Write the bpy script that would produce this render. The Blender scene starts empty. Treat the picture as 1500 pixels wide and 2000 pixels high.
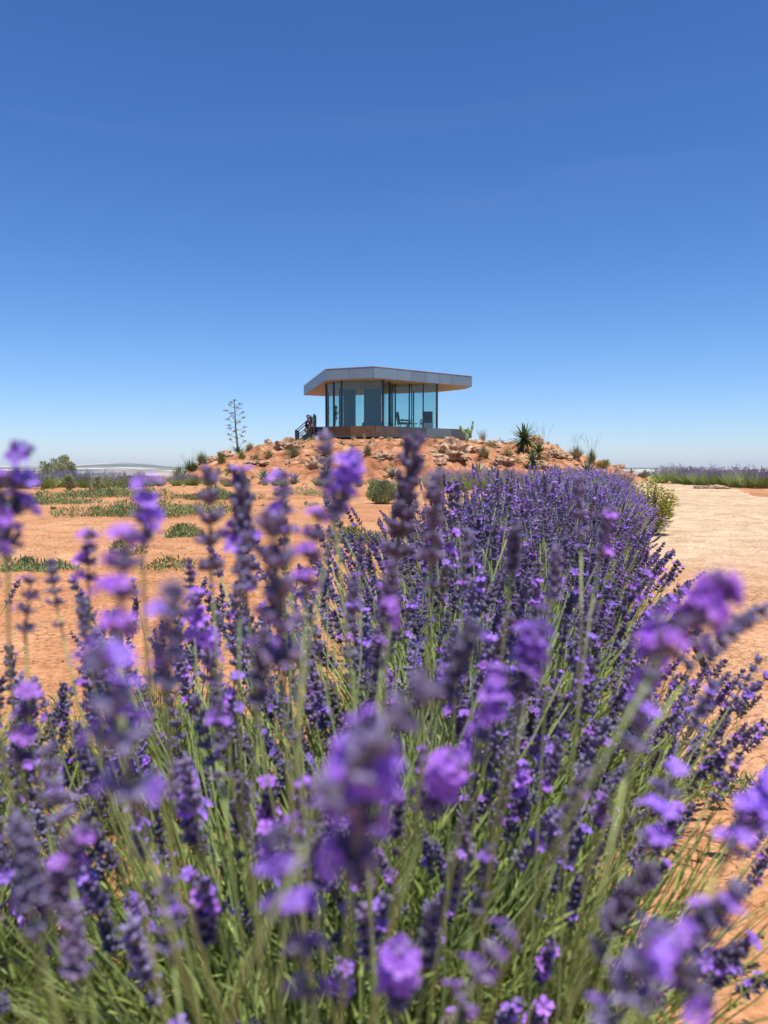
import bpy, math, random
import numpy as np
from mathutils import Vector, Matrix, noise as mnoise
R = math.radians
rnd = random.Random(7)
C = bpy.context.scene.collection
sc = bpy.context.scene

# ------------------------------------------------------------------ camera
CAM_Z, PITCH, F = 0.80, R(3.22), 1500.0
cd = bpy.data.cameras.new('camera'); cam = bpy.data.objects.new('camera', cd); C.objects.link(cam)
cam.location = (0, 0, CAM_Z); cam.rotation_euler = (R(90) - PITCH, 0, 0)
cd.sensor_fit = 'VERTICAL'; cd.sensor_height = 34.667; cd.sensor_width = 26.0
cd.lens = 26.0; cd.clip_start = 0.02; cd.clip_end = 60000
cd.dof.use_dof = True; cd.dof.focus_distance = 5.0; cd.dof.aperture_fstop = 5.8
sc.camera = cam
# ------------------------------------------------------------------ light
SUN_EL, SUN_AZ = R(72), R(160)          # azimuth from +Y towards +X
sun_dir = Vector((math.sin(SUN_AZ) * math.cos(SUN_EL), math.cos(SUN_AZ) * math.cos(SUN_EL), math.sin(SUN_EL)))
ld = bpy.data.lights.new('sun', 'SUN'); ld.energy = 5.0; ld.angle = R(0.53); ld.color = (1.0, .95, .87)
lo = bpy.data.objects.new('sun', ld); C.objects.link(lo); lo.rotation_euler = sun_dir.to_track_quat('Z', 'Y').to_euler()
w = bpy.data.worlds.new('World'); sc.world = w; w.use_nodes = True
nt = w.node_tree; nt.nodes.clear()
sky = nt.nodes.new('ShaderNodeTexSky'); sky.sky_type = 'NISHITA'; sky.sun_disc = False
sky.sun_elevation = SUN_EL; sky.sun_rotation = SUN_AZ; sky.altitude = 900; sky.air_density = 1.0; sky.dust_density = 0.5; sky.ozone_density = 3.0
hs = nt.nodes.new('ShaderNodeHueSaturation'); hs.inputs['Saturation'].default_value = 1.0; hs.inputs['Value'].default_value = 1.0
bg = nt.nodes.new('ShaderNodeBackground'); bg.inputs[1].default_value = 0.095
wo = nt.nodes.new('ShaderNodeOutputWorld')
# faint cirrus streaks mixed over the sky
tc = nt.nodes.new('ShaderNodeTexCoord'); mp = nt.nodes.new('ShaderNodeMapping'); mp.inputs['Scale'].default_value = (1.2, 1.5, 13)
mp.inputs['Rotation'].default_value = (0, R(-9), 0)
nz = nt.nodes.new('ShaderNodeTexNoise'); nz.inputs['Scale'].default_value = 1.6; nz.inputs['Detail'].default_value = 5
cr = nt.nodes.new('ShaderNodeValToRGB'); cr.color_ramp.elements[0].position = .56; cr.color_ramp.elements[1].position = .9
cr.color_ramp.elements[1].color = (.03, .03, .03, 1)
mx = nt.nodes.new('ShaderNodeMix'); mx.data_type = 'RGBA'
mx.inputs[7].default_value = (6.5, 7.5, 9.0, 1)
L = nt.links.new
# camera-like colour response of the clear sky: a power curve for each channel
def curve(chan, a, p):
    m1 = nt.nodes.new('ShaderNodeMath'); m1.operation = 'POWER'; L(chan, m1.inputs[0]); m1.inputs[1].default_value = p
    m2 = nt.nodes.new('ShaderNodeMath'); m2.operation = 'MULTIPLY'; L(m1.outputs[0], m2.inputs[0]); m2.inputs[1].default_value = a * 10 ** (1 - p); return m2.outputs[0]
sp_ = nt.nodes.new('ShaderNodeSeparateColor'); cb_ = nt.nodes.new('ShaderNodeCombineColor'); L(sky.outputs[0], sp_.inputs[0])
for i_, (a_, p_) in enumerate(((1.13, 1.40), (1.10, 1.20), (1.29, 1.03))): L(curve(sp_.outputs[i_], a_, p_), cb_.inputs[i_])
L(cb_.outputs[0], hs.inputs['Color']); L(tc.outputs['Generated'], mp.inputs[0]); L(mp.outputs[0], nz.inputs['Vector']); L(nz.outputs[0], cr.inputs[0])
L(cr.outputs[0], mx.inputs[0]); L(hs.outputs[0], mx.inputs[6]); L(mx.outputs[2], bg.inputs[0]); L(bg.outputs[0], wo.inputs[0])
sc.view_settings.view_transform = 'Standard'; sc.view_settings.look = 'None'
sc.view_settings.exposure = 0.34; sc.view_settings.gamma = 1.0
sc.view_settings.use_curve_mapping = False
sc.render.engine = 'CYCLES'
cy = sc.cycles; cy.max_bounces = 8; cy.diffuse_bounces = 3; cy.glossy_bounces = 3; cy.transmission_bounces = 4
cy.transparent_max_bounces = 16; cy.volume_bounces = 0; cy.use_denoising = True
cy.sample_clamp_indirect = 6.0; cy.caustics_reflective = False; cy.caustics_refractive = False

# ------------------------------------------------------------------ helpers
def W(u, v, d):
    """world point on the ray of photo pixel (u,v) at depth y=d"""
    a, b = (u - 750) / F, (1000 - v) / F
    dy = math.cos(PITCH) + b * math.sin(PITCH); dz = -math.sin(PITCH) + b * math.cos(PITCH)
    t = d / dy
    return Vector((a * t, d, CAM_Z + dz * t))

_tab = np.random.RandomState(3).rand(257, 257)
def vnoise(x, y):
    x = np.asarray(x, float); y = np.asarray(y, float)
    xi = np.floor(x).astype(int); yi = np.floor(y).astype(int); fx = x - xi; fy = y - yi
    fx = fx * fx * (3 - 2 * fx); fy = fy * fy * (3 - 2 * fy)
    a = _tab[xi % 256, yi % 256]; b = _tab[(xi + 1) % 256, yi % 256]; c = _tab[xi % 256, (yi + 1) % 256]; d = _tab[(xi + 1) % 256, (yi + 1) % 256]
    return (a * (1 - fx) + b * fx) * (1 - fy) + (c * (1 - fx) + d * fx) * fy - .5
def sstep(a, b, t):
    t = np.clip((t - a) / (b - a), 0, 1); return t * t * (3 - 2 * t)

MX, MY = 1.5, 58.0
def mound_h(x, y):
    ex = np.where(x < MX, 17.0, 17.5); ey = np.where(y < MY, 20.5, 17.0)
    wob = 1 + .10 * vnoise(x * .13 + 9, y * .13 + 4)
    rho = np.sqrt(((x - MX) / ex) ** 2 + ((y - MY) / ey) ** 2) * wob
    t = np.clip((rho - .5) / .5, 0, 1)
    prof = 1 - t ** 1.35
    prof = np.where(t > .82, prof, prof)
    rough = np.clip(t * 6, 0, 1) * (1 - sstep(.92, 1.05, t)) * (rho < 1)
    n = vnoise(x * .45, y * .45) * .6 + vnoise(x * 1.3 + 5, y * .9) * .40 + vnoise(x * 3.1, y * 2.6 + 8) * .20 - .35 * np.exp(-(vnoise(x * .7 + 3, y * .16 + 2) / .05) ** 2)
    return 2.62 * np.maximum(prof, 0) + n * rough * .9
PATH_PTS = [(-1.2, -8), (1.6, -2), (2.4, 2), (3.4, 6), (5.0, 11), (7.6, 18), (10.2, 26), (13.2, 35), (17.0, 44), (21.5, 52), (26, 62), (28, 76)]
PATH_W = [2.3, 1.8, 1.45, 1.5, 1.9, 2.2, 2.0, 2.1, 2.6, 3.0, 3.0, 3.0]
def height(x, y):
    x = np.asarray(x, float); y = np.asarray(y, float)
    z = mound_h(x, y)
    z = z + vnoise(x * .35 + 20, y * .35) * .10 * (1 - np.exp(-((x) ** 2 + y ** 2) / 30)) + vnoise(x * 1.7, y * 1.7 + 30) * .05 + vnoise(x * 6.3, y * 6.3 + 30) * .03
    r = np.hypot(x, y * .95)
    return z - 70 * sstep(95, 420, r) - .6 * sstep(75, 105, r)
def path_mask(x, y):
    cx = np.interp(y, [p[1] for p in PATH_PTS], [p[0] for p in PATH_PTS]); wd = np.interp(y, [p[1] for p in PATH_PTS], PATH_W)
    return (1 - sstep(wd - .25, wd + .1, np.abs(x - cx))) * (y < 75) * (y > -7)
def H(x, y): return float(height(x, y))
def ghit(u, v):
    """where the ray of photo pixel (u,v) meets the terrain"""
    d = np.arange(.5, 110, .04)
    a, b = (u - 750) / F, (1000 - v) / F
    dy = math.cos(PITCH) + b * math.sin(PITCH); dz = -math.sin(PITCH) + b * math.cos(PITCH)
    t = d / dy; z = CAM_Z + dz * t; hh = height(a * t, d)
    i = np.argmax(z < hh)
    if z[i] >= hh[i]:      # ray passes over the crest: take the closest approach on the mound
        j = np.argmin(np.where((d > 36) & (d < 64), z - hh, 1e9)); i = j
    return Vector((a * t[i], d[i], hh[i]))

class MB:
    def __init__(s): s.v = []; s.f = []; s.m = []; s.n = 0
    def add(s, vs, fs, m=0):
        o = s.n; s.v.extend(vs); s.n += len(vs)
        s.f.extend([tuple(i + o for i in f) for f in fs]); s.m.extend([m] * len(fs))
    def box(s, cx, cy, cz, sx, sy, sz, m=0, rz=0.0, M=None):
        vs = []
        for dx in (-.5, .5):
            for dy in (-.5, .5):
                for dz in (-.5, .5):
                    X, Y = dx * sx, dy * sy
                    p = Vector((cx + X * math.cos(rz) - Y * math.sin(rz), cy + X * math.sin(rz) + Y * math.cos(rz), cz + dz * sz))
                    vs.append(M @ p if M else p)
        s.add(vs, [(0, 1, 3, 2), (4, 6, 7, 5), (0, 4, 5, 1), (2, 3, 7, 6), (0, 2, 6, 4), (1, 5, 7, 3)], m)
    def tube(s, pts, rad, n=4, m=0, cap=True):
        pts = [Vector(p) for p in pts]; vs = []; K = len(pts)
        if not isinstance(rad, (list, tuple)): rad = [rad] * K
        up = Vector((.31, .17, .93)).normalized()
        for i, p in enumerate(pts):
            t = (pts[min(i + 1, K - 1)] - pts[max(i - 1, 0)])
            if t.length < 1e-9: t = Vector((0, 0, 1))
            t.normalize(); a = t.cross(up)
            if a.length < .1: a = t.cross(Vector((1, 0, 0)))
            a.normalize(); b = t.cross(a)
            for k in range(n):
                q = 2 * math.pi * k / n; vs.append(p + (a * math.cos(q) + b * math.sin(q)) * rad[i])
        fs = [(i * n + k, i * n + (k + 1) % n, (i + 1) * n + (k + 1) % n, (i + 1) * n + k) for i in range(K - 1) for k in range(n)]
        if cap: fs += [tuple(range(n - 1, -1, -1)), tuple((K - 1) * n + k for k in range(n))]
        s.add(vs, fs, m)
    def blade(s, p0, d, side, L_, wd, m=0, droop=0.0, seg=3, fold=0.0):
        d = Vector(d).normalized(); side = Vector(side); side = (side - d * side.dot(d)).normalized(); nn = d.cross(side)
        vs = []; prof = {2: (1, .8), 3: (.7, 1, .55), 4: (.6, 1, .85, .45), 5: (.75, 1, .95, .7, .35)}[seg]
        for i in range(seg):
            t = i / seg; c = Vector(p0) + d * (L_ * t) - Vector((0, 0, droop * L_ * t * t)); h = wd * .5 * prof[i]
            if fold: vs += [c - side * h + nn * h * fold, c, c + side * h + nn * h * fold]
            else: vs += [c - side * h, c + side * h]
        tip = Vector(p0) + d * L_ - Vector((0, 0, droop * L_)); vs.append(tip); T = len(vs) - 1
        k = 3 if fold else 2; fs = []
        for i in range(seg - 1):
            for j in range(k - 1): fs.append((i * k + j, i * k + j + 1, (i + 1) * k + j + 1, (i + 1) * k + j))
        for j in range(k - 1): fs.append(((seg - 1) * k + j, (seg - 1) * k + j + 1, T))
        s.add(vs, fs, m)
    def prism(s, poly, z0, z1, m=0):
        n = len(poly); vs = [Vector((x, y, z0)) for x, y in poly] + [Vector((x, y, z1)) for x, y in poly]
        s.add(vs, [tuple(range(n - 1, -1, -1)), tuple(range(n, 2 * n))] + [(i, (i + 1) % n, n + (i + 1) % n, n + i) for i in range(n)], m)
    def mesh(s, name, mats, smooth=False):
        me = bpy.data.meshes.new(name); me.from_pydata([tuple(v) for v in s.v], [], s.f)
        for mt in (mats if isinstance(mats, (list, tuple)) else [mats]): me.materials.append(mt)
        me.polygons.foreach_set('material_index', s.m)
        if smooth: me.polygons.foreach_set('use_smooth', [True] * len(s.f))
        me.update(); return me
    def build(s, name, mats, parent=None, smooth=False):
        return obj(name, s.mesh(name, mats, smooth), parent)
def obj(name, me, parent=None):
    o = bpy.data.objects.new(name, me); C.objects.link(o)
    if parent: o.parent = parent
    return o
def empty(name, loc=(0, 0, 0), rz=0): 
    o = bpy.data.objects.new(name, None); C.objects.link(o); o.location = loc; o.rotation_euler = (0, 0, rz); o.empty_display_size = .1; return o
def tag(o, label=None, cat=None, group=None, kind=None):
    if label: o['label'] = label
    if cat: o['category'] = cat
    if group: o['group'] = group
    if kind: o['kind'] = kind
    return o
def copy_tree(o, parent=None):
    c = o.copy(); C.objects.link(c); c.parent = parent
    for ch in list(o.children): copy_tree(ch, c)
    return c

def mat(name, c1, c2=None, scale=5.0, rough=.85, bump=0.0, bscale=40.0, trans=0.0, metal=0.0, spec=.3, rand=0.0, coord='Object', huev=0.0, detail=6):
    m = bpy.data.materials.new(name); m.use_nodes = True; t = m.node_tree; N = t.nodes; K = t.links.new
    b = N['Principled BSDF']; out = N['Material Output']
    b.inputs['Roughness'].default_value = rough; b.inputs['Metallic'].default_value = metal; b.inputs['Specular IOR Level'].default_value = spec
    col = None
    co = N.new('ShaderNodeTexCoord')
    if c2 is not None:
        n = N.new('ShaderNodeTexNoise'); n.inputs['Scale'].default_value = scale; n.inputs['Detail'].default_value = detail
        K(co.outputs[coord], n.inputs['Vector'])
        r = N.new('ShaderNodeValToRGB'); r.color_ramp.elements[0].position = .32; r.color_ramp.elements[1].position = .68
        r.color_ramp.elements[0].color = (*c1, 1); r.color_ramp.elements[1].color = (*c2, 1); K(n.outputs[0], r.inputs[0]); col = r.outputs[0]
    else:
        q = N.new('ShaderNodeRGB'); q.outputs[0].default_value = (*c1, 1); col = q.outputs[0]
    if rand or huev:
        oi = N.new('ShaderNodeObjectInfo'); h = N.new('ShaderNodeHueSaturation'); K(col, h.inputs['Color'])
        mr = N.new('ShaderNodeMapRange'); K(oi.outputs['Random'], mr.inputs[0]); mr.inputs[3].default_value = 1 - rand; mr.inputs[4].default_value = 1 + rand; K(mr.outputs[0], h.inputs['Value'])
        if huev:
            mm = N.new('ShaderNodeMath'); mm.operation = 'MULTIPLY'; mm.inputs[1].default_value = 7.31; K(oi.outputs['Random'], mm.inputs[0])
            fr = N.new('ShaderNodeMath'); fr.operation = 'FRACT'; K(mm.outputs[0], fr.inputs[0])
            m2 = N.new('ShaderNodeMapRange'); K(fr.outputs[0], m2.inputs[0]); m2.inputs[3].default_value = .5 - huev; m2.inputs[4].default_value = .5 + huev; K(m2.outputs[0], h.inputs['Hue'])
        col = h.outputs[0]
    K(col, b.inputs['Base Color'])
    if bump:
        n2 = N.new('ShaderNodeTexNoise'); n2.inputs['Scale'].default_value = bscale; n2.inputs['Detail'].default_value = 8; K(co.outputs[coord], n2.inputs['Vector'])
        bp = N.new('ShaderNodeBump'); bp.inputs['Strength'].default_value = bump; bp.inputs['Distance'].default_value = .05; K(n2.outputs[0], bp.inputs['Height']); K(bp.outputs[0], b.inputs['Normal'])
    if trans:
        tr = N.new('ShaderNodeBsdfTranslucent'); K(col, tr.inputs['Color']); ms = N.new('ShaderNodeMixShader'); ms.inputs[0].default_value = trans
        K(b.outputs[0], ms.inputs[1]); K(tr.outputs[0], ms.inputs[2]); K(ms.outputs[0], out.inputs['Surface'])
    return m

# ------------------------------------------------------------------ ground, path, valley, haze
def soil(name, pale):
    m = bpy.data.materials.new(name); m.use_nodes = True; t = m.node_tree; N = t.nodes; K = t.links.new; b = N['Principled BSDF']
    b.inputs['Roughness'].default_value = .95; b.inputs['Specular IOR Level'].default_value = .15
    co = N.new('ShaderNodeTexCoord'); P = co.outputs['Object']
    def nz(s, d=6, dist=0.0):
        n = N.new('ShaderNodeTexNoise'); n.inputs['Scale'].default_value = s; n.inputs['Detail'].default_value = d; n.inputs['Distortion'].default_value = dist; K(P, n.inputs['Vector']); return n.outputs[0]
    def ramp(f, stops):
        r = N.new('ShaderNodeValToRGB'); e = r.color_ramp.elements
        e[0].position, e[0].color = stops[0][0], (*stops[0][1], 1); e[1].position, e[1].color = stops[1][0], (*stops[1][1], 1)
        for p_, c_ in stops[2:]: q = e.new(p_); q.color = (*c_, 1)
        K(f, r.inputs[0]); return r.outputs[0]
    def mixc(f, a, c, mode='MIX'):
        x = N.new('ShaderNodeMix'); x.data_type = 'RGBA'; x.blend_type = mode
        if isinstance(f, float): x.inputs[0].default_value = f
        else: K(f, x.inputs[0])
        K(a, x.inputs[6]); K(c, x.inputs[7]); return x.outputs[2]
    if pale:
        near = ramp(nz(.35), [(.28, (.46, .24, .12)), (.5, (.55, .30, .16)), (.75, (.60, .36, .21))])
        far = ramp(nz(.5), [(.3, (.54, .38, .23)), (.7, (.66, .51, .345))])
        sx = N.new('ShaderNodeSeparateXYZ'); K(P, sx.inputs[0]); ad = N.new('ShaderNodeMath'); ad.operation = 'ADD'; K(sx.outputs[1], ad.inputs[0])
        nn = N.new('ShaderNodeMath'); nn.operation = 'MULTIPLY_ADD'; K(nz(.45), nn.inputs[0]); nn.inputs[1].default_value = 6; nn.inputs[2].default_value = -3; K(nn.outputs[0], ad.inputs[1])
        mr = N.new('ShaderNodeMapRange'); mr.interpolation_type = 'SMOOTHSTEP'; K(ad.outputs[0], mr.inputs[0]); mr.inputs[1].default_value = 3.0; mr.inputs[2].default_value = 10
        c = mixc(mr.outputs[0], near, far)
    else:
        c = ramp(nz(.35), [(.28, (.44, .20, .09)), (.5, (.54, .27, .13)), (.75, (.60, .35, .19))])
        at = N.new('ShaderNodeAttribute'); at.attribute_name = 'mound'
        cm = ramp(nz(.9, 8, .6), [(.3, (.22, .085, .04)), (.5, (.44, .20, .10)), (.7, (.60, .37, .22))])
        c = mixc(at.outputs['Fac'], c, cm)
    fine = ramp(nz(38, 8), [(.34, (.62, .56, .50)), (.58, (1.06, 1.06, 1.06))])
    c = mixc(.9, c, fine, 'MULTIPLY')
    c = mixc(.8, c, ramp(nz(3.1, 10), [(.36, (.80, .74, .68)), (.56, (1.03, 1.04, 1.05))]), 'MULTIPLY')
    vo = N.new('ShaderNodeTexVoronoi'); vo.feature = 'DISTANCE_TO_EDGE'; vo.inputs['Scale'].default_value = 11
    dm = N.new('ShaderNodeVectorMath'); dm.operation = 'MULTIPLY_ADD'; n3 = N.new('ShaderNodeTexNoise'); n3.inputs['Scale'].default_value = 9; n3.inputs['Detail'].default_value = 5; K(P, n3.inputs['Vector'])
    K(n3.outputs['Color'], dm.inputs[0]); dm.inputs[1].default_value = (.22, .22, .22); K(P, dm.inputs[2]); K(dm.outputs[0], vo.inputs['Vector'])
    ck = N.new('ShaderNodeMapRange'); K(vo.outputs['Distance'], ck.inputs[0]); ck.inputs[1].default_value = 0.0; ck.inputs[2].default_value = .022
    gate = ramp(nz(1.6), [(.46, (1, 1, 1)), (.60, (0, 0, 0))])   # cracks only in patches
    ca = N.new('ShaderNodeMath'); ca.operation = 'MAXIMUM'; K(ck.outputs[0], ca.inputs[0]); K(gate, ca.inputs[1])
    cc = ramp(ca.outputs[0], [(0, (.52, .44, .40)), (1, (1, 1, 1))]); c = mixc(1.0, c, cc, 'MULTIPLY')
    K(c, b.inputs['Base Color'])
    s = N.new('ShaderNodeMath'); s.operation = 'MULTIPLY_ADD'; K(ca.outputs[0], s.inputs[0]); s.inputs[1].default_value = .5; K(nz(22, 10), s.inputs[2])
    s2 = N.new('ShaderNodeMath'); s2.operation = 'MULTIPLY_ADD'; K(nz(110, 4), s2.inputs[0]); s2.inputs[1].default_value = .25; K(s.outputs[0], s2.inputs[2])
    bp = N.new('ShaderNodeBump'); bp.inputs['Strength'].default_value = .8; bp.inputs['Distance'].default_value = .025; K(s2.outputs[0], bp.inputs['Height']); K(bp.outputs[0], b.inputs['Normal'])
    return m
def axis(segs):
    out = [segs[0][0]]
    for a, b, st in segs:
        n = max(1, round((b - a) / st)); out += list(a + (b - a) * (np.arange(n) + 1) / n)
    return np.array(out)
def grid_mesh(name, xs, ys, zf, m, attr=None):
    X, Y = np.meshgrid(xs, ys); Z = zf(X, Y); nx, ny = len(xs), len(ys)
    me = bpy.data.meshes.new(name); co = np.stack([X, Y, Z], -1).reshape(-1, 3).astype(np.float32)
    idx = np.arange(nx * ny).reshape(ny, nx); q = np.stack([idx[:-1, :-1], idx[:-1, 1:], idx[1:, 1:], idx[1:, :-1]], -1).reshape(-1, 4)
    me.vertices.add(len(co)); me.vertices.foreach_set('co', co.ravel()); me.loops.add(q.size); me.loops.foreach_set('vertex_index', q.ravel().astype(np.int32))
    me.polygons.add(len(q)); me.polygons.foreach_set('loop_start', (np.arange(len(q)) * 4).astype(np.int32)); me.polygons.foreach_set('loop_total', np.full(len(q), 4, np.int32))
    me.update(calc_edges=True); me.polygons.foreach_set('use_smooth', np.ones(len(q), bool)); me.materials.append(m)
    if attr is not None:
        a = me.attributes.new('mound', 'FLOAT', 'POINT'); a.data.foreach_set('value', attr(X, Y).ravel().astype(np.float32))
    return me
xs = axis([(-420, -60, 12), (-60, -22, 1.2), (-22, -5, .35), (-5, 4, .10), (4, 24, .3), (24, 60, 1.2), (60, 420, 12)])
ys = axis([(-420, -30, 15), (-30, -2, 1.5), (-2, 7, .09), (7, 36, .35), (36, 52, .18), (52, 80, .6), (80, 130, 2.5), (130, 420, 12)])
g = obj('ground', grid_mesh('ground', xs, ys, lambda x, y: height(x, y) - .07 * path_mask(x, y), soil('orange_soil', False), lambda x, y: np.clip(mound_h(x, y) * 2.0, 0, 1)))
tag(g, 'bare orange soil with low mound under the glass house', kind='structure')
# path: strip following its centre line, 6 mm above the soil
pm = MB(); px = [p[1] for p in PATH_PTS]
yy = axis([(-8, 8, .15), (8, 76, .4)])
cols = 26
for j, y in enumerate(yy):
    cx = np.interp(y, px, [p[0] for p in PATH_PTS]); wd = np.interp(y, px, PATH_W)
    for i in range(cols + 1):
        s = (i / cols * 2 - 1); x = cx + s * (wd + .5 * vnoise(y * .6, 3 if s < 0 else 11)) if abs(s) == 1 else cx + s * wd
        z = H(x, y) + (.012 if abs(s) < 1 else -.01)
        pm.v.append(Vector((float(x), float(y), z)))
pm.n = len(pm.v)
pm.f = [(j * (cols + 1) + i, j * (cols + 1) + i + 1, (j + 1) * (cols + 1) + i + 1, (j + 1) * (cols + 1) + i) for j in range(len(yy) - 1) for i in range(cols)]
pm.m = [0] * len(pm.f)
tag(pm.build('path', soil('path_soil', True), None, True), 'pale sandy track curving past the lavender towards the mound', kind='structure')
# valley and far hills
def valley_h(X, Y):
    r = np.hypot(X, Y)
    z = -71 + 0 * X
    far = sstep(2500, 13000, r)
    z = z + far * 70 + 45 * sstep(1500, 8000, r) * vnoise(X / 1500 + 3, Y / 700 + 7) + 20 * vnoise(X / 420 + 40, Y / 260) * sstep(900, 4000, r)
    z = z + 150 * sstep(9000, 13000, r) * np.maximum(vnoise(X / 2600 + 1.3, Y / 9000 + 5.2), 0)
    z = z + 85 * np.exp(-((X + 4250) / 800) ** 2 - ((Y - 12300) / 1500) ** 2)
    return z
vm = mat('valley_soil', (.10, .12, .07), (.62, .52, .44), scale=.0016, rough=1.0, spec=0, detail=9)
r_ = vm.node_tree.nodes['Color Ramp'].color_ramp; r_.elements[0].position = .44; r_.elements[1].position = .60
e = r_.elements.new(.52); e.color = (.33, .27, .2, 1)
mpn = vm.node_tree.nodes.new('ShaderNodeMapping'); mpn.inputs['Scale'].default_value = (.45, 1, 1)
tcn = vm.node_tree.nodes['Texture Coordinate']; vm.node_tree.links.new(tcn.outputs['Object'], mpn.inputs[0]); vm.node_tree.links.new(mpn.outputs[0], vm.node_tree.nodes['Noise Texture'].inputs['Vector'])
VX = axis([(-13500, -3000, 300), (-3000, 3000, 120), (3000, 13500, 300)]); VY = axis([(-13500, 0, 900), (0, 14000, 130)])
tag(obj('hills', grid_mesh('hills', VX, VY, valley_h, vm)), 'pale hazy valley and low hills beyond the plateau', kind='structure')
hz = MB(); hz.box(0, 0, 15, 28000, 29000, 250)
hm = bpy.data.materials.new('haze_air'); hm.use_nodes = True; hn = hm.node_tree; hn.nodes.clear()
pv = hn.nodes.new('ShaderNodeVolumePrincipled'); pv.inputs['Density'].default_value = 4.0e-5; pv.inputs['Color'].default_value = (.70, .84, 1.0, 1); pv.inputs['Anisotropy'].default_value = 0.0
ho = hn.nodes.new('ShaderNodeOutputMaterial'); hn.links.new(pv.outputs[0], ho.inputs['Volume'])
tag(hz.build('haze', hm), 'thin pale heat haze over the plain', kind='stuff')

# ------------------------------------------------------------------ shared plant materials
M_stem = mat('lavender_stem', (.23, .32, .09), (.41, .49, .19), scale=9, rough=.6, trans=.10, rand=.25, spec=.35)
M_leaf = mat('lavender_leaf', (.19, .26, .06), (.38, .44, .13), scale=7, rough=.65, trans=.25, spec=.3, rand=.15)
M_calyx = mat('lavender_calyx', (.065, .048, .115), (.29, .24, .40), scale=210, rough=.65, trans=.10, rand=.4, huev=.025)
M_petal = mat('lavender_petal', (.33, .125, .68), (.54, .28, .95), scale=120, rough=.55, trans=.35, rand=.2, huev=.02)
M_bract = mat('lavender_bract', (.17, .13, .14), (.24, .25, .15), scale=90, rough=.8, trans=.2, rand=.3)
SP = [M_calyx, M_petal, M_bract]

def frame(d):
    d = d.normalized(); a = d.cross(Vector((.2, .9, .3)));
    if a.length < .1: a = d.cross(Vector((1, 0, 0)))
    a.normalize(); return a, d.cross(a)
def floret(b, p, d, s, rg):
    a, c = frame(d); n = 5; r0 = rg.uniform(0, 6.28)
    for k in range(n):
        q = r0 + k * 6.283 / n; o = a * math.cos(q) + c * math.sin(q); t = a * -math.sin(q) + c * math.cos(q)
        L_ = s * rg.uniform(.8, 1.25); base = p + o * s * .1; mid = p + o * L_ * .6 + d * s * .32; tip = p + o * L_ + d * s * .12
        b.add([base, mid - t * s * .42, tip - t * s * .25, tip + t * s * .25, mid + t * s * .42], [(0, 1, 2), (0, 2, 3), (0, 3, 4)], 1)
def spike_mesh(seed, hi=True, bloom=.3, ln=.055):
    rg = random.Random(seed); b = MB()
    b.tube([(0, 0, -.012), (0, 0, ln * .5), (0, 0, ln)], [.0014, .0012, .0006], 4, 2)
    nw = rg.randint(4, 7); zs = [ln * (k / (nw - 1)) ** .92 for k in range(nw)]
    if rg.random() < .6: zs = [-rg.uniform(.014, .03)] + zs
    for k, z in enumerate(zs):
        top = max(0, z) / ln; rr = .0108 * (1 - .40 * top ** 2) * (.8 if z < 0 else 1) * rg.uniform(.78, 1.2)
        n = rg.randint(8, 11) if z >= 0 else rg.randint(5, 7)
        if top > .9: n = 6
        for j in range(2):      # bracts under the whorl
            q = rg.uniform(0, 6.28); b.blade((0, 0, z - .001), (math.cos(q), math.sin(q), .5), (-math.sin(q), math.cos(q), 0), .0075, .006, 2, seg=2)
        for j in range(n):
            q = 6.283 * (j + rg.uniform(-.35, .35)) / n; el = rg.uniform(.15, 1.05) + top * .45
            d = Vector((math.cos(q) * math.cos(el), math.sin(q) * math.cos(el), math.sin(el)))
            p0 = Vector((math.cos(q), math.sin(q), 0)) * .0015 + Vector((0, 0, z + rg.uniform(-.0012, .0012)))
            L_ = rr / max(.35, math.cos(el)) * .62; L_ = min(L_, .0105) * rg.uniform(.75, 1.2)
            if hi: b.tube([p0, p0 + d * L_ * .55, p0 + d * L_ * .92, p0 + d * L_], [.0008, .0019, .0018, .0011], 5, 0)
            else: b.tube([p0, p0 + d * L_ * .6, p0 + d * L_], [.0009, .0024, .0010], 4, 0, cap=False)
            if rg.random() < bloom * (1.3 if .25 < top < .95 else .7): floret(b, p0 + d * L_ * .95, (d + Vector((0, 0, -.15))).normalized(), rg.uniform(.0050, .0078), rg)
    return b.mesh('flower_spike', SP)
SPIKES = [spike_mesh(100 + i, True, bl) for i, bl in enumerate([0, .02, .04, .06, .09, .12, .03, .17, .07, .0, .10, .04])]
DRY = [spike_mesh(250 + i, True, .03) for i in range(2)]
for me_ in DRY: me_.materials[0] = M_bract
BRIGHT = [spike_mesh(200 + i, True, .34 + .05 * i) for i in range(4)]
def stem_path(bend, wob, n=7):
    out = []
    for i in range(n):
        t = i / (n - 1); out.append(Vector((bend * t * t + wob * math.sin(t * 5) * .02, wob * .03 * math.sin(t * 3.3), t * (1 - .25 * abs(bend) * t))))
    return out
STEMS = []
for i in range(10):
    bend = [-.30, -.2, -.12, -.05, 0, .06, .12, -.25, -.16, .18][i]; pts = stem_path(bend, (-1) ** i)
    b = MB(); b.tube(pts, [.0030, .0028, .0026, .0024, .0022, .0021, .0019], 4)
    for k in (1, 2):
        for sgn in (1, -1):
            b.blade(pts[k], Vector((sgn, .3, 1.1)), (0, 1, 0), .085, .006, 0, seg=3)
    dtip = (pts[-1] - pts[-2]).normalized(); STEMS.append((b.mesh('stem', M_stem), pts[-1], dtip))

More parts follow.
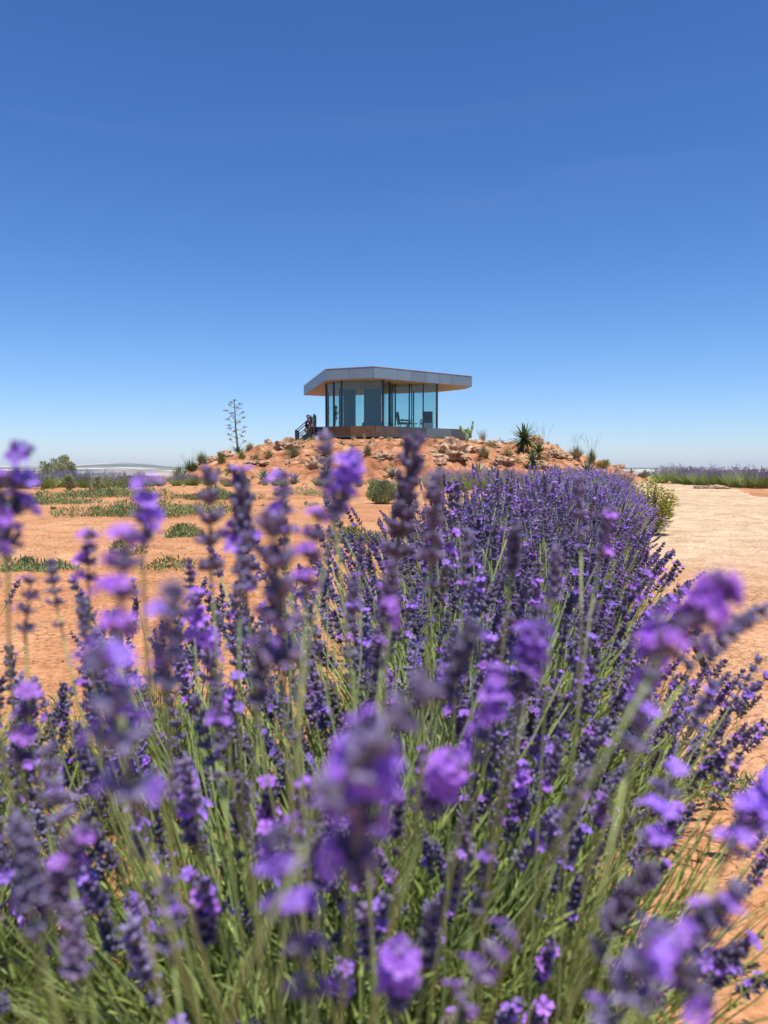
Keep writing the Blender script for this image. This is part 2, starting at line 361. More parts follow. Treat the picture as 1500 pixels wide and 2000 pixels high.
def foliage_mesh(seed, nleaf, nstem, rad=.30, hgt=.40, lw=.0042):
    rg = random.Random(seed); b = MB()
    for i in range(nstem):
        q = rg.uniform(0, 6.28); r = rad * math.sqrt(rg.random()); le = (r / rad) * .75 + rg.uniform(-.1, .1); L_ = hgt * rg.uniform(.55, 1.1)
        p0 = Vector((math.cos(q) * r * .45, math.sin(q) * r * .45, 0)); d = Vector((math.cos(q) * math.sin(le), math.sin(q) * math.sin(le), math.cos(le)))
        p1 = p0 + d * L_ * .5; p2 = p0 + (d + Vector((0, 0, .2))).normalized() * L_
        b.tube([p0, p1, p2], [.0026, .002, .001], 3, 0, cap=False)
        m = max(1, nleaf // nstem)
        for k in range(m):
            t = .2 + .8 * (k + rg.random()) / m; p = p0.lerp(p1, t * 2) if t < .5 else p1.lerp(p2, t * 2 - 1)
            a = rg.uniform(0, 6.28); o = Vector((math.cos(a), math.sin(a), 0)); dd = (d * 1.0 + o * rg.uniform(.4, .9) + Vector((0, 0, .3)))
            b.blade(p, dd, o.cross(d), rg.uniform(.028, .055), lw, 0, droop=.12, seg=2)
    return b.mesh('foliage', M_leaf)
FOL = [foliage_mesh(31 + i, 4200, 300) for i in range(3)]

def shoots_mesh(seed, n, tall, spread):
    rg = random.Random(seed); b = MB()
    for i in range(n):
        q = rg.uniform(0, 6.283); rr = math.sqrt(rg.random()); lean = rr * spread + rg.gauss(0, .08); Ls = tall * (1 - .2 * rr) * rg.uniform(.5, 1)
        bend = rg.uniform(-.3, .1) * rr; rm = Matrix.Rotation(q, 3, 'Z') @ Matrix.Rotation(lean, 3, 'Y')
        p0 = Vector((math.cos(q) * rr * .14, math.sin(q) * rr * .14, .03)); pts = [p0 + rm @ (p * Ls) for p in stem_path(bend, 1, 5)]
        b.tube(pts, [.0018, .0017, .0016, .0014, .0008], 3, 0, cap=False)
        for k in range(3):
            a = rg.uniform(0, 6.28); o = Vector((math.cos(a), math.sin(a), 0)); p = pts[1].lerp(pts[3], rg.random()); b.blade(p, (pts[3] - pts[1]).normalized() + o * .4, o.cross(Vector((0, 0, 1))), rg.uniform(.03, .06), .0045, 0, seg=2)
    return b.mesh('shoots', M_stem)
SHOOTS = [shoots_mesh(300 + i, 170, .60, .95) for i in range(3)]
def bush(x, y, s, nst, tall=.72, spread=.9, hi=True, seed=0, bloomy=0.0):
    """an individually built lavender bush: foliage, stems, a spike on every stem"""
    rg = random.Random(seed); root = empty('lavender_bush', (x, y, H(x, y) - .01))
    f = obj('foliage', FOL[seed % 3], root); f['kind'] = 'stuff'; f.rotation_euler = (0, 0, rg.uniform(0, 6)); f.scale = (s * 1.1, s * 1.1, s)
    camp = Vector((0, 0, CAM_Z))
    if y < 2.4:      # bare shoots between the flowering stems
        for j in range(2):
            f2 = obj('shoots', SHOOTS[(seed + j) % 3], root); f2['kind'] = 'stuff'; f2.rotation_euler = (0, 0, rg.uniform(0, 6)); f2.scale = (s * .95, s * .95, s * (.74 if j else .86))
    k = 0; tries = 0
    while k < nst and tries < nst * 4:
        tries += 1
        q = rg.uniform(0, 6.283); rr = math.sqrt(rg.random()); lean = rr * spread + rg.gauss(0, .06)
        Ls = tall * s * (1 - .26 * rr) * (rg.uniform(.74, 1.0) if rg.random() < (.86 if y < 1.3 else .72) else rg.uniform(.5, .8))
        vi = rg.choice([0, 1, 2, 7, 8, 3] if rr > .5 else [2, 3, 4, 5, 6, 9]); me, tip, dt = STEMS[vi]
        rm = Matrix.Rotation(q, 4, 'Z') @ Matrix.Rotation(lean, 4, 'Y') @ Matrix.Rotation(rg.uniform(-.3, .3), 4, 'Z')
        p0 = Vector((math.cos(q) * rr * .12 * s, math.sin(q) * rr * .12 * s, .03)); tw = root.location + p0 + rm @ (tip * Ls)
        ax_ = (rm.to_3x3() @ dt)
        # keep the lens clear
        c_ = tw - camp
        if c_.length < .34 or (c_.y > -.1 and c_.y < .50 and abs(c_.x) < .5 * max(c_.y, .12) + .05) or tw.z > CAM_Z + .02 + .006 * max(tw.y - .5, 0): continue
        st = obj('stem', me, root); st.location = p0; st.rotation_euler = rm.to_euler(); st.scale = (Ls, Ls, Ls)
        pool = BRIGHT if rg.random() < bloomy else DRY if rg.random() < .07 else SPIKES
        sp = obj('flower_spike', rg.choice(pool), st); ss = rg.uniform(.75, 1.25) * (s ** .3) / Ls
        sp.location = tip; sp.rotation_euler = (Matrix.Rotation(rg.uniform(0, 6), 3, 'Z') @ Matrix.Identity(3)).to_euler()
        qd = dt.to_track_quat('Z', 'Y'); sp.rotation_euler = (qd.to_matrix() @ Matrix.Rotation(rg.uniform(0, 6), 3, 'Z')).to_euler()
        sp.scale = (ss, ss, ss); k += 1
    return root

# --- low detail bushes (farther than ~6 m): three stuff parts, shared meshes
M_fs = mat('far_spikes', (.10, .078, .17), (.38, .28, .52), scale=60, rough=.8, trans=.2, rand=.15)
M_fs2 = mat('dull_spikes', (.12, .095, .19), (.25, .19, .36), scale=60, rough=.8, trans=.2, rand=.15)
def far_bush_meshes(seed, nst, tall, spread, spikemat, lod=1.0):
    rg = random.Random(seed); st = MB(); spk = MB()
    for i in range(nst):
        q = rg.uniform(0, 6.283); rr = math.sqrt(rg.random()); lean = rr * spread + rg.gauss(0, .06); Ls = tall * (1 - .22 * rr) * rg.uniform(.66, 1)
        bend = rg.uniform(-.25, 0) * rr; rm = Matrix.Rotation(q, 3, 'Z') @ Matrix.Rotation(lean, 3, 'Y')
        p0 = Vector((math.cos(q) * rr * .15, math.sin(q) * rr * .15, .03)); pts = [p0 + rm @ (p * Ls) for p in stem_path(bend, 1, 4)]
        st.tube(pts, .0024 * lod, 3, 0, cap=False); d = (pts[-1] - pts[-2]).normalized(); a, c = frame(d)
        z = 0; ln = rg.uniform(.04, .065); nw = 5
        for k in range(nw):
            r = .0095 * (1 - .4 * (k / nw) ** 2) * rg.uniform(.75, 1.2) * (lod ** .5); p = pts[-1] + d * ln * k / nw; ph = rg.uniform(0, 2)
            ring = [p + (a * math.cos(ph + j * 1.2566) + c * math.sin(ph + j * 1.2566)) * r * rg.uniform(.6, 1.2) for j in range(5)]
            spk.add([p - d * .004] + ring + [p + d * .008], [(0, j % 5 + 1, (j - 1) % 5 + 1) for j in range(1, 6)] + [(6, (j - 1) % 5 + 1, j % 5 + 1) for j in range(1, 6)], 1 if rg.random() < .22 else 0)
    return st.mesh('stems', M_stem), spk.mesh('flower_spikes', [spikemat, M_petal if spikemat is M_fs else spikemat])
FAR = [far_bush_meshes(60 + i, 300, .72, .95, M_fs) for i in range(3)]
FARD = [far_bush_meshes(70 + i, 260, .62, 1.0, M_fs2, 1.7) for i in range(3)]
FOLF = [foliage_mesh(81 + i, 1300, 150, .36, .33, .010) for i in range(3)]
def far_bush(x, y, s, seed, dull=False, name='lavender_bush'):
    root = empty(name, (x, y, H(x, y) - .01), seed * 1.7); a = (FARD if dull else FAR)[seed % 3]
    for nm, me in (('stems', a[0]), ('flower_spikes', a[1]), ('foliage', FOLF[seed % 3])):
        o = obj(nm, me, root); o['kind'] = 'stuff'
    root.scale = (s * 1.05, s * 1.05, s); return root

# ------------------------------------------------------------------ the foreground lavender row
ordn = ['second', 'third', 'fourth', 'fifth', 'sixth', 'seventh', 'eighth', 'ninth', 'tenth', 'eleventh', 'twelfth', 'thirteenth', 'fourteenth', 'fifteenth', 'sixteenth', 'seventeenth', 'eighteenth', 'nineteenth', 'twentieth', 'twenty-first', 'twenty-second', 'twenty-third', 'twenty-fourth', 'twenty-fifth', 'twenty-sixth', 'twenty-seventh', 'twenty-eighth', 'twenty-ninth']
G1 = 'lavender bushes in the foreground row'
def rowx(y): return -.33 + .292 * y
b0 = bush(-.60, .90, .85, 130, .72, .62, seed=1); tag(b0, 'tall lavender bush at the lower left corner with orange soil behind its stems', 'lavender', G1)
b1 = bush(-.10, .98, 1.0, 215, .70, .95, seed=2, bloomy=.1); tag(b1, 'dense lavender bush in the middle of the lower edge of the picture', 'lavender', G1)
b1b = bush(-.95, 1.45, .8, 40, .74, .5, seed=33); tag(b1b, 'small loose lavender bush at the far left edge on orange soil', 'lavender', G1)
b1c = bush(-.50, 1.75, .75, 34, .74, .5, seed=34); tag(b1c, 'thin lavender bush left of the row with bare soil around it', 'lavender', G1)
b2 = bush(.17, 1.04, .85, 130, .72, 1.10, seed=41); tag(b2, 'lavender bush at the lower right, its stems leaning out over the bare track edge', 'lavender', G1)
b3 = bush(.46, 1.75, .80, 120, .68, 1.15, seed=42); tag(b3, 'low spreading lavender bush on the track side, behind the lower right one', 'lavender', G1)
y = 1.40; k = 0
while y < 14.5:
    near = y < 5.2
    s = 1.0 if y < 3 else 1.05
    xa = rowx(y) + rnd.uniform(-.07, .07) + (.05 if y < 2.5 else -.24)
    o = bush(xa, y, s, 240, .74, 1.0, seed=10 + k) if near else far_bush(xa, y, s * 1.02, k)
    side = '' if y < 2.6 else ', soil side'
    tag(o, 'lavender bush, %s back from the camera in the row%s' % (ordn[min(k, 28)], side), 'lavender', G1)
    if y >= 2.6:
        xb = rowx(y) + .18 + rnd.uniform(-.06, .06) + .012 * max(0, y - 4)
        o = bush(xb, y + .2, 1.0, 220, .72, 1.0, seed=50 + k) if near else far_bush(xb, y + .2, 1.03, k + 5)
        tag(o, 'lavender bush, %s back from the camera on the path side of the row' % ordn[min(k, 28)], 'lavender', G1)
    y += .52 if near else .62; k += 1

# --- the out-of-focus heads right in front of the lens: one bush, each head placed where it stands
hero = empty('lavender_bush', (0, .42, 0)); tag(hero, 'lavender bush nearest the lens, its blurred flower heads standing over the rest', 'lavender', G1)
hf = obj('foliage', FOL[0], hero); hf['kind'] = 'stuff'; hf.scale = (1.1, .9, .85)
HEADS = [  # tip(u,v)  foot(u,v)  depth  bright
 (36, 868, 14, 1060, .40, 1), (-10, 960, -20, 1080, .36, 0), (285, 925, 278, 1055, .38, 1), (408, 918, 412, 1110, .50, 0), (470, 935, 480, 1150, .56, 0),
 (552, 955, 560, 1040, .44, 1), (628, 985, 600, 1140, .40, 1), (690, 895, 655, 1000, .42, 1), (640, 905, 648, 960, .44, 0), (808, 860, 775, 1085, .56, 0), (850, 925, 842, 1090, .46, 0),
 (1128, 925, 1135, 1040, .60, 0), (1190, 995, 1172, 1080, .58, 0), (1440, 1110, 1300, 1270, .27, 1), (1500, 1180, 1380, 1270, .42, 0),
 (245, 1075, 232, 1230, .28, 1), (340, 1165, 322, 1330, .26, 0), (190, 1250, 262, 1545, .215, 1), (535, 1010, 550, 1290, .32, 0), (520, 1220, 500, 1370, .36, 0),
 (850, 1325, 640, 1560, .20, 0), (730, 1380, 690, 1680, .21, 1), (540, 1640, 588, 1860, .24, 1), (905, 1270, 870, 1350, .30, 0), (960, 1380, 940, 1440, .36, 1), (890, 1475, 840, 1580, .33, 1),
 (1050, 1225, 1015, 1350, .35, 1), (1285, 1225, 1270, 1330, .36, 1), (1260, 1350, 1235, 1460, .34, 0), (1325, 1490, 1270, 1640, .35, 1), (1280, 1680, 1190, 1810, .32, 0),
 (1450, 1730, 1330, 1850, .27, 0), (1290, 1830, 1370, 1960, .26, 0), (1250, 1890, 1190, 2010, .22, 1), (1500, 1560, 1430, 1660, .30, 1), (785, 1850, 775, 1960, .32, 1),
 (950, 1880, 900, 1960, .32, 1), (40, 1620, 60, 1760, .30, 0), (150, 1640, 100, 1760, .31, 0), (175, 1035, 172, 1130, .52, 1), (60, 1125, 50, 1230, .52, 0),
 (768, 1095, 752, 1215, .44, 0), (1010, 1020, 1000, 1110, .55, 0), (915, 1030, 905, 1130, .62, 0), (100, 1100, 110, 1180, .6, 0), (160, 1170, 170, 1260, .6, 0),
 (370, 1110, 372, 1150, .9, 0), (480, 1040, 470, 1150, .5, 0), (1090, 1060, 1080, 1170, .58, 0), (1060, 1180, 1040, 1290, .5, 0), (690, 1120, 690, 1230, .6, 0),
 (60, 1330, 40, 1480, .42, 0), (100, 1500, 120, 1600, .38, 0), (420, 1330, 430, 1460, .5, 0), (960, 1640, 930, 1780, .45, 0), (850, 1760, 830, 1880, .4, 0),
 (1400, 1330, 1350, 1420, .5, 0), (1150, 1500, 1110, 1600, .5, 0), (330, 1770, 335, 1860, .36, 0), (140, 1790, 150, 1900, .36, 0), (600, 1560, 580, 1650, .42, 0)]
for i, (tu, tv, fu, fv, d, br) in enumerate(HEADS):
    rg = random.Random(900 + i); Pt = W(tu, tv, d); Pf = W(fu, fv, d + rg.uniform(-.01, .015)); ax_ = Pt - Pf; ln = ax_.length
    rel = Pf - hero.location
    bx = .15 * (Pf.x / .2) if abs(Pf.x) < .2 else math.copysign(.15, Pf.x); base = Vector((bx * .9 + rg.uniform(-.05, .05), rg.uniform(-.03, .12) + (.25 if d > .45 else .05), .03))
    p2 = rel - ax_.normalized() * .16 + Vector((0, .01, -.05)); pts = []
    for j in range(9):
        t = j / 8; pts.append(base * (1 - t) ** 3 + (base + Vector((rel.x * .1, 0, .25))) * 3 * t * (1 - t) ** 2 + p2 * 3 * t * t * (1 - t) + rel * t ** 3)
    b = MB(); b.tube(pts, [.00105 - .00003 * j for j in range(9)], 5)
    st = b.build('stem', M_stem, hero, True)
    sp = obj('flower_spike', (BRIGHT if br else SPIKES)[rg.randrange(4 if br else 12)], st); sp.location = rel
    sc_ = ln / .06; sc_ = max(.72, min(1.25, sc_)); sp.rotation_euler = (ax_.to_track_quat('Z', 'Y').to_matrix() @ Matrix.Rotation(rg.uniform(0, 6), 3, 'Z')).to_euler(); sp.scale = (sc_ * 1.1, sc_ * 1.1, max(.58, min(1.6, (ln - .008) / .055)))
# ------------------------------------------------------------------ the glass house
Z_R1, Z_R0, Z_F, Z_D0 = CAM_Z + 6.60, CAM_Z + 5.88, CAM_Z + 2.80, CAM_Z + 2.20
M_alu = mat('sky_tinted_aluminium', (.155, .225, .28), (.18, .255, .315), scale=1.5, rough=.42, metal=.2, spec=.5, rand=.10)  # blue of the reflected sky is put into the base colour
M_palemetal = mat('pale_metal', (.62, .63, .64), rough=.35, metal=.6)
M_soff = mat('soffit_wood', (.38, .34, .28), (.47, .43, .36), scale=3, rough=.6)
M_dark = mat('black_steel', (.018, .02, .024), rough=.45, spec=.5)
M_under = mat('near_black_under', (.02, .018, .017), rough=.9)
M_rust = mat('rusty_panel', (.045, .024, .016), (.095, .045, .03), scale=4, rough=.75, bump=.2, rand=.2)
M_brown = mat('brown_panel', (.07, .055, .048), (.12, .09, .07), scale=4, rough=.6, rand=.15)
M_floor = mat('wood_floor', (.22, .15, .10), (.30, .21, .14), scale=2, rough=.5)
def glass(name, tint, refl, rough=.01):
    m = bpy.data.materials.new(name); m.use_nodes = True; N = m.node_tree.nodes; K = m.node_tree.links.new; N.remove(N['Principled BSDF'])
    tr = N.new('ShaderNodeBsdfTransparent'); tr.inputs[0].default_value = (*tint, 1); gl = N.new('ShaderNodeBsdfGlossy'); gl.inputs['Roughness'].default_value = rough
    gl.inputs[0].default_value = (.85, .95, 1, 1); fr = N.new('ShaderNodeFresnel'); fr.inputs[0].default_value = refl; ms = N.new('ShaderNodeMixShader')
    ge = N.new('ShaderNodeNewGeometry'); mu = N.new('ShaderNodeMath'); mu.operation = 'SUBTRACT'; mu.use_clamp = True; K(fr.outputs[0], mu.inputs[0]); K(ge.outputs['Backfacing'], mu.inputs[1]); K(mu.outputs[0], ms.inputs[0]); K(tr.outputs[0], ms.inputs[1]); K(gl.outputs[0], ms.inputs[2]); K(ms.outputs[0], N['Material Output'].inputs[0]); return m
M_glass = glass('tinted_glass', (.80, .90, .885), 1.6)
house = empty('glass_house', (0, 56, 2.7)); tag(house, 'glass walled desert house with a wide faceted grey metal roof on the mound', 'house')
OFF = Vector((0, -56, -2.7))
def hb(mb, name, m, parent=house, smooth=False):
    if parent is house: mb.v = [Vector(v) + OFF for v in mb.v]
    return mb.build(name, m, parent, smooth)
def vx(u, d): return (u - 750) / F * d
def on_edge(A, B, u):
    """point on plan segment AB that the ray of column u passes"""
    s = (u - 750) / F; t = (s * A[1] - A[0]) / ((B[0] - A[0]) - s * (B[1] - A[1])); return (A[0] + (B[0] - A[0]) * t, A[1] + (B[1] - A[1]) * t)
RL, R2, R3, RR, RR2, RB1, RB2 = (-6.4, 61.9), (vx(638, 51.4), 51.4), (vx(730, 50.1), 50.1), (vx(920, 55.4), 55.4), (5.95, 57.2), (4.1, 59.4), (-4.6, 62.8)
roof_poly = [RL, R2, R3, RR, RR2, RB1, RB2]
def inset(poly, k):
    cx = sum(p[0] for p in poly) / len(poly); cy = sum(p[1] for p in poly) / len(poly); return [(cx + (x - cx) * k, cy + (y - cy) * k) for x, y in poly]
b = MB(); b.prism(inset(roof_poly, .985), Z_R0 + .05, Z_R1 - .03); hb(b, 'roof', M_dark)
b = MB(); b.prism(inset(roof_poly, .983), Z_R0 + .002, Z_R0 + .045); hb(b, 'soffit', M_soff)
def panel(A, B, z0, z1, m, name, th=.05, gap=.02, parent=house):
    dx, dy = B[0] - A[0], B[1] - A[1]; L_ = math.hypot(dx, dy); b = MB()
    b.box((A[0] + B[0]) / 2, (A[1] + B[1]) / 2, (z0 + z1) / 2, L_ - gap, th, z1 - z0, 0, math.atan2(dy, dx)); return hb(b, name, m, parent)
def run(A, B, us, z0, z1, ms, name, **k):
    pts = [A] + [on_edge(A, B, u) for u in us] + [B]
    for i in range(len(pts) - 1): panel(pts[i], pts[i + 1], z0, z1, ms[i] if isinstance(ms, list) else ms, name, **k)
run(RL, R2, [612, 626], Z_R0, Z_R1, M_alu, 'fascia_panel'); run(R2, R3, [684], Z_R0, Z_R1, M_alu, 'fascia_panel')
run(R3, RR, [776, 803, 831, 857, 881], Z_R0, Z_R1, M_alu, 'fascia_panel')
for A, B in ((RR, RR2), (RR2, RB1), (RB1, RB2), (RB2, RL)): panel(A, B, Z_R0, Z_R1, M_alu, 'fascia_panel')
for A, B in ((RL, R2), (R2, R3), (R3, RR)): panel(A, B, Z_R1 + .002, Z_R1 + .035, M_palemetal, 'roof_edge_glint', th=.10, gap=.05)  # pale strips added along the roof edge to stand in for glints
# deck
DL, D2, D3, DR, DB1, DB2 = (-4.45, 60), (vx(641, 51.2), 51.2), (vx(733, 50.2), 50.2), (vx(920, 55.3), 55.3), (5.2, 58.6), (-2, 62)
deck_poly = [DL, D2, D3, DR, DB1, DB2]
b = MB(); b.prism(inset(deck_poly, .985), Z_D0 + .06, Z_F); hb(b, 'deck_floor', M_floor)
run(D2, D3, [685], Z_D0, Z_F, [M_rust, mat('orange_brown_panel', (.10, .05, .028), (.16, .085, .05), scale=4, rough=.7)], 'deck_fascia_panel')
M_bluegrey = mat('blue_grey_panel', (.075, .08, .095), rough=.5, metal=.2); M_lightgrey = mat('light_grey_panel', (.14, .175, .20), rough=.45, metal=.3)
run(D3, DR, [778, 832, 857, 881], Z_D0, Z_F, [M_brown, M_bluegrey, M_lightgrey, M_lightgrey, mat('dark_grey_panel', (.08, .08, .09), rough=.6)], 'deck_fascia_panel')
for A, B in ((DR, DB1), (DB1, DB2), (DB2, DL), (DL, D2)): panel(A, B, Z_D0, Z_F, M_alu, 'deck_fascia_panel')
b = MB(); b.prism(inset(deck_poly, .965), Z_D0 - .10, Z_D0 + .05); hb(b, 'deck_beam', M_alu)
b = MB(); b.prism(inset(deck_poly, .93), 1.6, Z_D0 - .11); hb(b, 'under_deck_shade', M_under)  # near-black block filling the gap, stands in for the shadow under the deck
# glass envelope
GA, GB, GC, GD, GE, GG = (vx(638, 53.4), 53.4), (vx(668, 51.8), 51.8), (vx(748, 51.3), 51.3), (vx(772, 53.6), 53.6), (vx(853, 53.6), 53.6), (vx(852, 58.4), 58.4)
GH, GI = (-1.2, 60.2), (vx(642, 59.6), 59.6)
gp = []
def glz(A, B, n, name='glass_pane', m=None, mull=True):
    for i in range(n):
        p = (A[0] + (B[0] - A[0]) * i / n, A[1] + (B[1] - A[1]) * i / n); q = (A[0] + (B[0] - A[0]) * (i + 1) / n, A[1] + (B[1] - A[1]) * (i + 1) / n)
        panel(p, q, Z_F + .04, Z_R0 - .01, m or M_glass, name, th=.03, gap=.07)
        if mull:
            b = MB(); b.box(p[0], p[1], (Z_F + Z_R0) / 2, .09, .12, Z_R0 - Z_F - .006, 0, math.atan2(B[1] - A[1], B[0] - A[0])); hb(b, 'mullion', M_dark)
glz(GA, GB, 2); glz(GB, GC, 2, mull=False); glz(GC, GD, 2); glz(GD, GE, 3); glz(GE, GG, 2); glz(GG, GH, 3); glz(GH, GI, 1); glz(GI, GA, 2)
for P, wd in ((GB, .16), (GC, .16), (GD, .10), (GE, .13), (on_edge(GD, GE, 803.5), .07)):
    b = MB(); b.box(P[0], P[1] + .08, (Z_F + Z_R0) / 2, wd, .08, Z_R0 - Z_F - .02); hb(b, 'mullion', M_dark)
b = MB(); b.box(vx(764, 54.6), 54.6, (Z_F + Z_R0) / 2, .30, .30, Z_R0 - Z_F - .02); hb(b, 'column', M_dark)
b = MB(); b.box(vx(664, 56.4), 56.4, (Z_F + Z_R0) / 2, .12, .12, Z_R0 - Z_F - .02); hb(b, 'column', M_dark)
# pleated drapes behind the front bay, their blue standing in for reflected sky
M_drape = mat('sky_reflection_curtain', (.20, .35, .50), (.25, .41, .56), scale=3, rough=.8, trans=.7)
def curtain(u0, u1, d, z0=Z_F + .03, z1=Z_R0 - .45):
    b = MB(); n = max(6, int((u1 - u0) * 1.4)); vs = []
    for i in range(n + 1):
        x = vx(u0 + (u1 - u0) * i / n, d); y_ = d + .04 * math.sin(i * 1.9); vs += [(x, y_, z0), (x, y_, z1)]
    b.add([Vector(v) for v in vs], [(2 * i, 2 * i + 2, 2 * i + 3, 2 * i + 1) for i in range(n)]); return hb(b, 'curtain', M_drape, house, True)
curtain(671, 684, 52.9); curtain(684, 695, 53.1); curtain(711, 745, 52.6)
tagp = None
# interior things
M_bed = mat('dark_blanket', (.05, .07, .10), (.08, .10, .13), scale=5, rough=.9)
bed = empty('bed', (vx(728, 56), 56, Z_F + .002)); tag(bed, 'low bed behind the curtains of the front bay', 'bed')
b = MB(); b.box(0, 0, .15, 1.5, 2.0, .3); b.build('bed_base', M_dark, bed); b = MB(); b.box(0, 0, .40, 1.45, 1.95, .2); b.build('mattress', M_bed, bed)
b = MB(); b.box(0, .9, .58, 1.2, .3, .14); b.build('pillow', M_palemetal, bed)
M_seat = mat('dark_brown_leather', (.03, .022, .02), rough=.6); M_towel = mat('white_cloth', (.7, .7, .68), (.78, .78, .76), scale=8, rough=.9)
def armchair(x, y_, rz, towel):
    r0 = empty('lounge_chair', (x, y_, Z_F + .002), rz)
    M = Matrix.Rotation(-.28, 4, 'X'); b = MB(); b.box(0, .32, .78, .60, .09, .78, M=Matrix.Translation((0, .0, 0)) @ Matrix.Rotation(-.18, 4, 'X')); b.build('backrest', M_seat, r0)
    b = MB(); b.box(0, -.02, .40, .58, .62, .11); b.build('seat', M_seat, r0)
    for s in (-1, 1):
        b = MB(); b.tube([(s * .34, .34, .62), (s * .34, .1, .60), (s * .34, -.25, .58), (s * .34, -.36, .50)], .028, 6); b.build('armrest', M_dark, r0)
        b = MB(); b.tube([(s * .33, -.30, .56), (s * .34, -.34, .0)], .022, 6); b.build('leg', M_dark, r0)
        b = MB(); b.tube([(s * .33, .26, .60), (s * .34, .42, .0)], .022, 6); b.build('leg', M_dark, r0)
    r0.scale = (1.15, 1.15, 1.15)
    if towel:
        b = MB(); b.box(0, .47, .22, .56, .02, .36); t_ = b.build('cloth_panel', M_towel, r0)
    return r0
tag(armchair(vx(791, 55.6), 55.6, R(100), False), 'dark lounge chair seen from its side behind the right glass wall', 'chair', 'lounge chairs in the glass house')
tag(armchair(vx(832, 55.4), 55.4, R(188), True), 'dark lounge chair with a white cloth, nearest the right corner of the glass', 'chair', 'lounge chairs in the glass house')
tb = empty('side_table', (vx(808, 55.5), 55.5, Z_F + .002)); tag(tb, 'low side table between the two lounge chairs', 'table')
b = MB(); b.tube([(0, 0, .42), (0, 0, .45)], .30, 14); b.build('table_top', M_dark, tb)
for q in range(3):
    b = MB(); b.tube([(.05 * math.cos(q * 2.09), .05 * math.sin(q * 2.09), .42), (.24 * math.cos(q * 2.09), .24 * math.sin(q * 2.09), 0)], .015, 5); b.build('leg', M_dark, tb)
bk = empty('cloth_bag', (vx(796, 55.2), 55.2, Z_F + .002)); tag(bk, 'crumpled white bag on the floor beside the left lounge chair', 'bag')
def rockmesh(seed, sx, sy, sz, m, sub=3, rough=.35, name='rock', flat=True):
    import bmesh
    bm = bmesh.new(); bmesh.ops.create_icosphere(bm, subdivisions=sub, radius=1)
    o = Vector((seed * 7.3, seed * 3.1, seed * 1.7))
    for v in bm.verts:
        n = v.co.normalized(); k = 1 + rough * mnoise.fractal(n * 1.4 + o, .9, 2.1, 5) + .25 * rough * mnoise.fractal(n * 5 + o, .8, 2, 4)
        cell = mnoise.voronoi(n * 1.6 + o)[0]; k *= .82 + .5 * min(.55, cell[1] - cell[0])
        p = n * k; v.co = Vector((p.x * sx, p.y * sy, (max(p.z, -.55) if flat else p.z) * sz))
    me = bpy.data.meshes.new(name); bm.to_mesh(me); bm.free(); me.materials.append(m); return me
bg_ = obj('bag_body', rockmesh(3, .20, .16, .22, M_towel, 2, .3, 'bag_body'), bk); bg_.location = (0, 0, .14)
b = MB(); b.tube([(-.08, 0, .28), (-.05, 0, .40), (.05, 0, .40), (.08, 0, .28)], .012, 5); b.build('handle', M_towel, bk)

# ------------------------------------------------------------------ stair with railing at the left end
zg = H(-5.0, 51.5)
st = empty('entrance_stair', (vx(611, 51.6), 51.6, zg)); tag(st, 'black steel stair with railings leading up to the deck', 'stair')
hh = Z_F - zg
def lx(u): return vx(u, 51.6) - st.location.x
x0, x1, x2 = lx(584), lx(612), lx(641); ns = 4
for s_ in (-.55, .55):
    b = MB(); b.add([Vector(p) for p in ((x0, s_, 0), (x0 + .2, s_, 0.0), (x1, s_, hh * .62), (x1, s_, hh * .9), (x0, s_, .12), (x0, s_ + .04, 0), (x0 + .2, s_ + .04, 0), (x1, s_ + .04, hh * .62), (x1, s_ + .04, hh * .9), (x0, s_ + .04, .12))],
        [(0, 1, 2, 3, 4), (9, 8, 7, 6, 5), (0, 5, 6, 1), (1, 6, 7, 2), (2, 7, 8, 3), (3, 8, 9, 4), (4, 9, 5, 0)]); b.build('stringer', M_dark, st)
for i in range(ns):
    b = MB(); b.box(x0 + (x1 - x0) * (i + .6) / ns, .02, hh * .85 * (i + 1) / ns, .30, 1.06, .04); b.build('step', M_dark, st)
b = MB(); b.box((x1 + x2) / 2, .02, hh - .06, x2 - x1, 1.1, .08); b.build('landing', M_dark, st)
b = MB(); b.box(x2 - .16, -.56, hh - .28, .30, .03, .46); b.build('side_panel', M_alu, st)
b = MB(); b.box((x1 + x2) / 2 + .02, .2, hh * .45, x2 - x1 - .3, .6, hh * .86); b.build('landing_base', M_under, st)
for s_ in (-.6, .6):
    for (uu, zb, zt) in ((581, 0, .80), (608.5, hh * .05, hh + .72), (615.5, 0, hh + .82)):
        b = MB(); b.box(lx(uu), s_, (zb + zt) / 2, .16 if uu == 581 else .11, .06, zt - zb); b.build('post', M_dark, st)
    for dz in (0, -.42):
        b = MB(); b.tube([(lx(581), s_ + .05, .76 + dz), (lx(608), s_ + .05, hh + .55 + dz)], .03, 6); b.build('rail', M_dark, st)
wb = empty('white_box', (0, 0, 0)); p = Vector((vx(620.5, 50.8), 50.8, 0)); p.z = H(p.x, p.y); wb.location = p; tag(wb, 'small white box on the soil at the foot of the black stair', 'box')
b = MB(); b.box(0, 0, .17, .28, .28, .34); b.build('box_body', M_towel, wb); b = MB(); b.box(0, 0, .355, .30, .30, .026); b.build('lid', M_palemetal, wb)
pl = empty('planter', (vx(625, 51.0), 51.0, zg)); tag(pl, 'dark square planter standing between the stair posts and the deck', 'planter')
b = MB(); b.box(0, 0, .46, .34, .34, .92); b.build('planter_body', M_dark, pl); b = MB(); b.box(0, 0, .94, .40, .40, .04); b.build('rim', M_dark, pl)

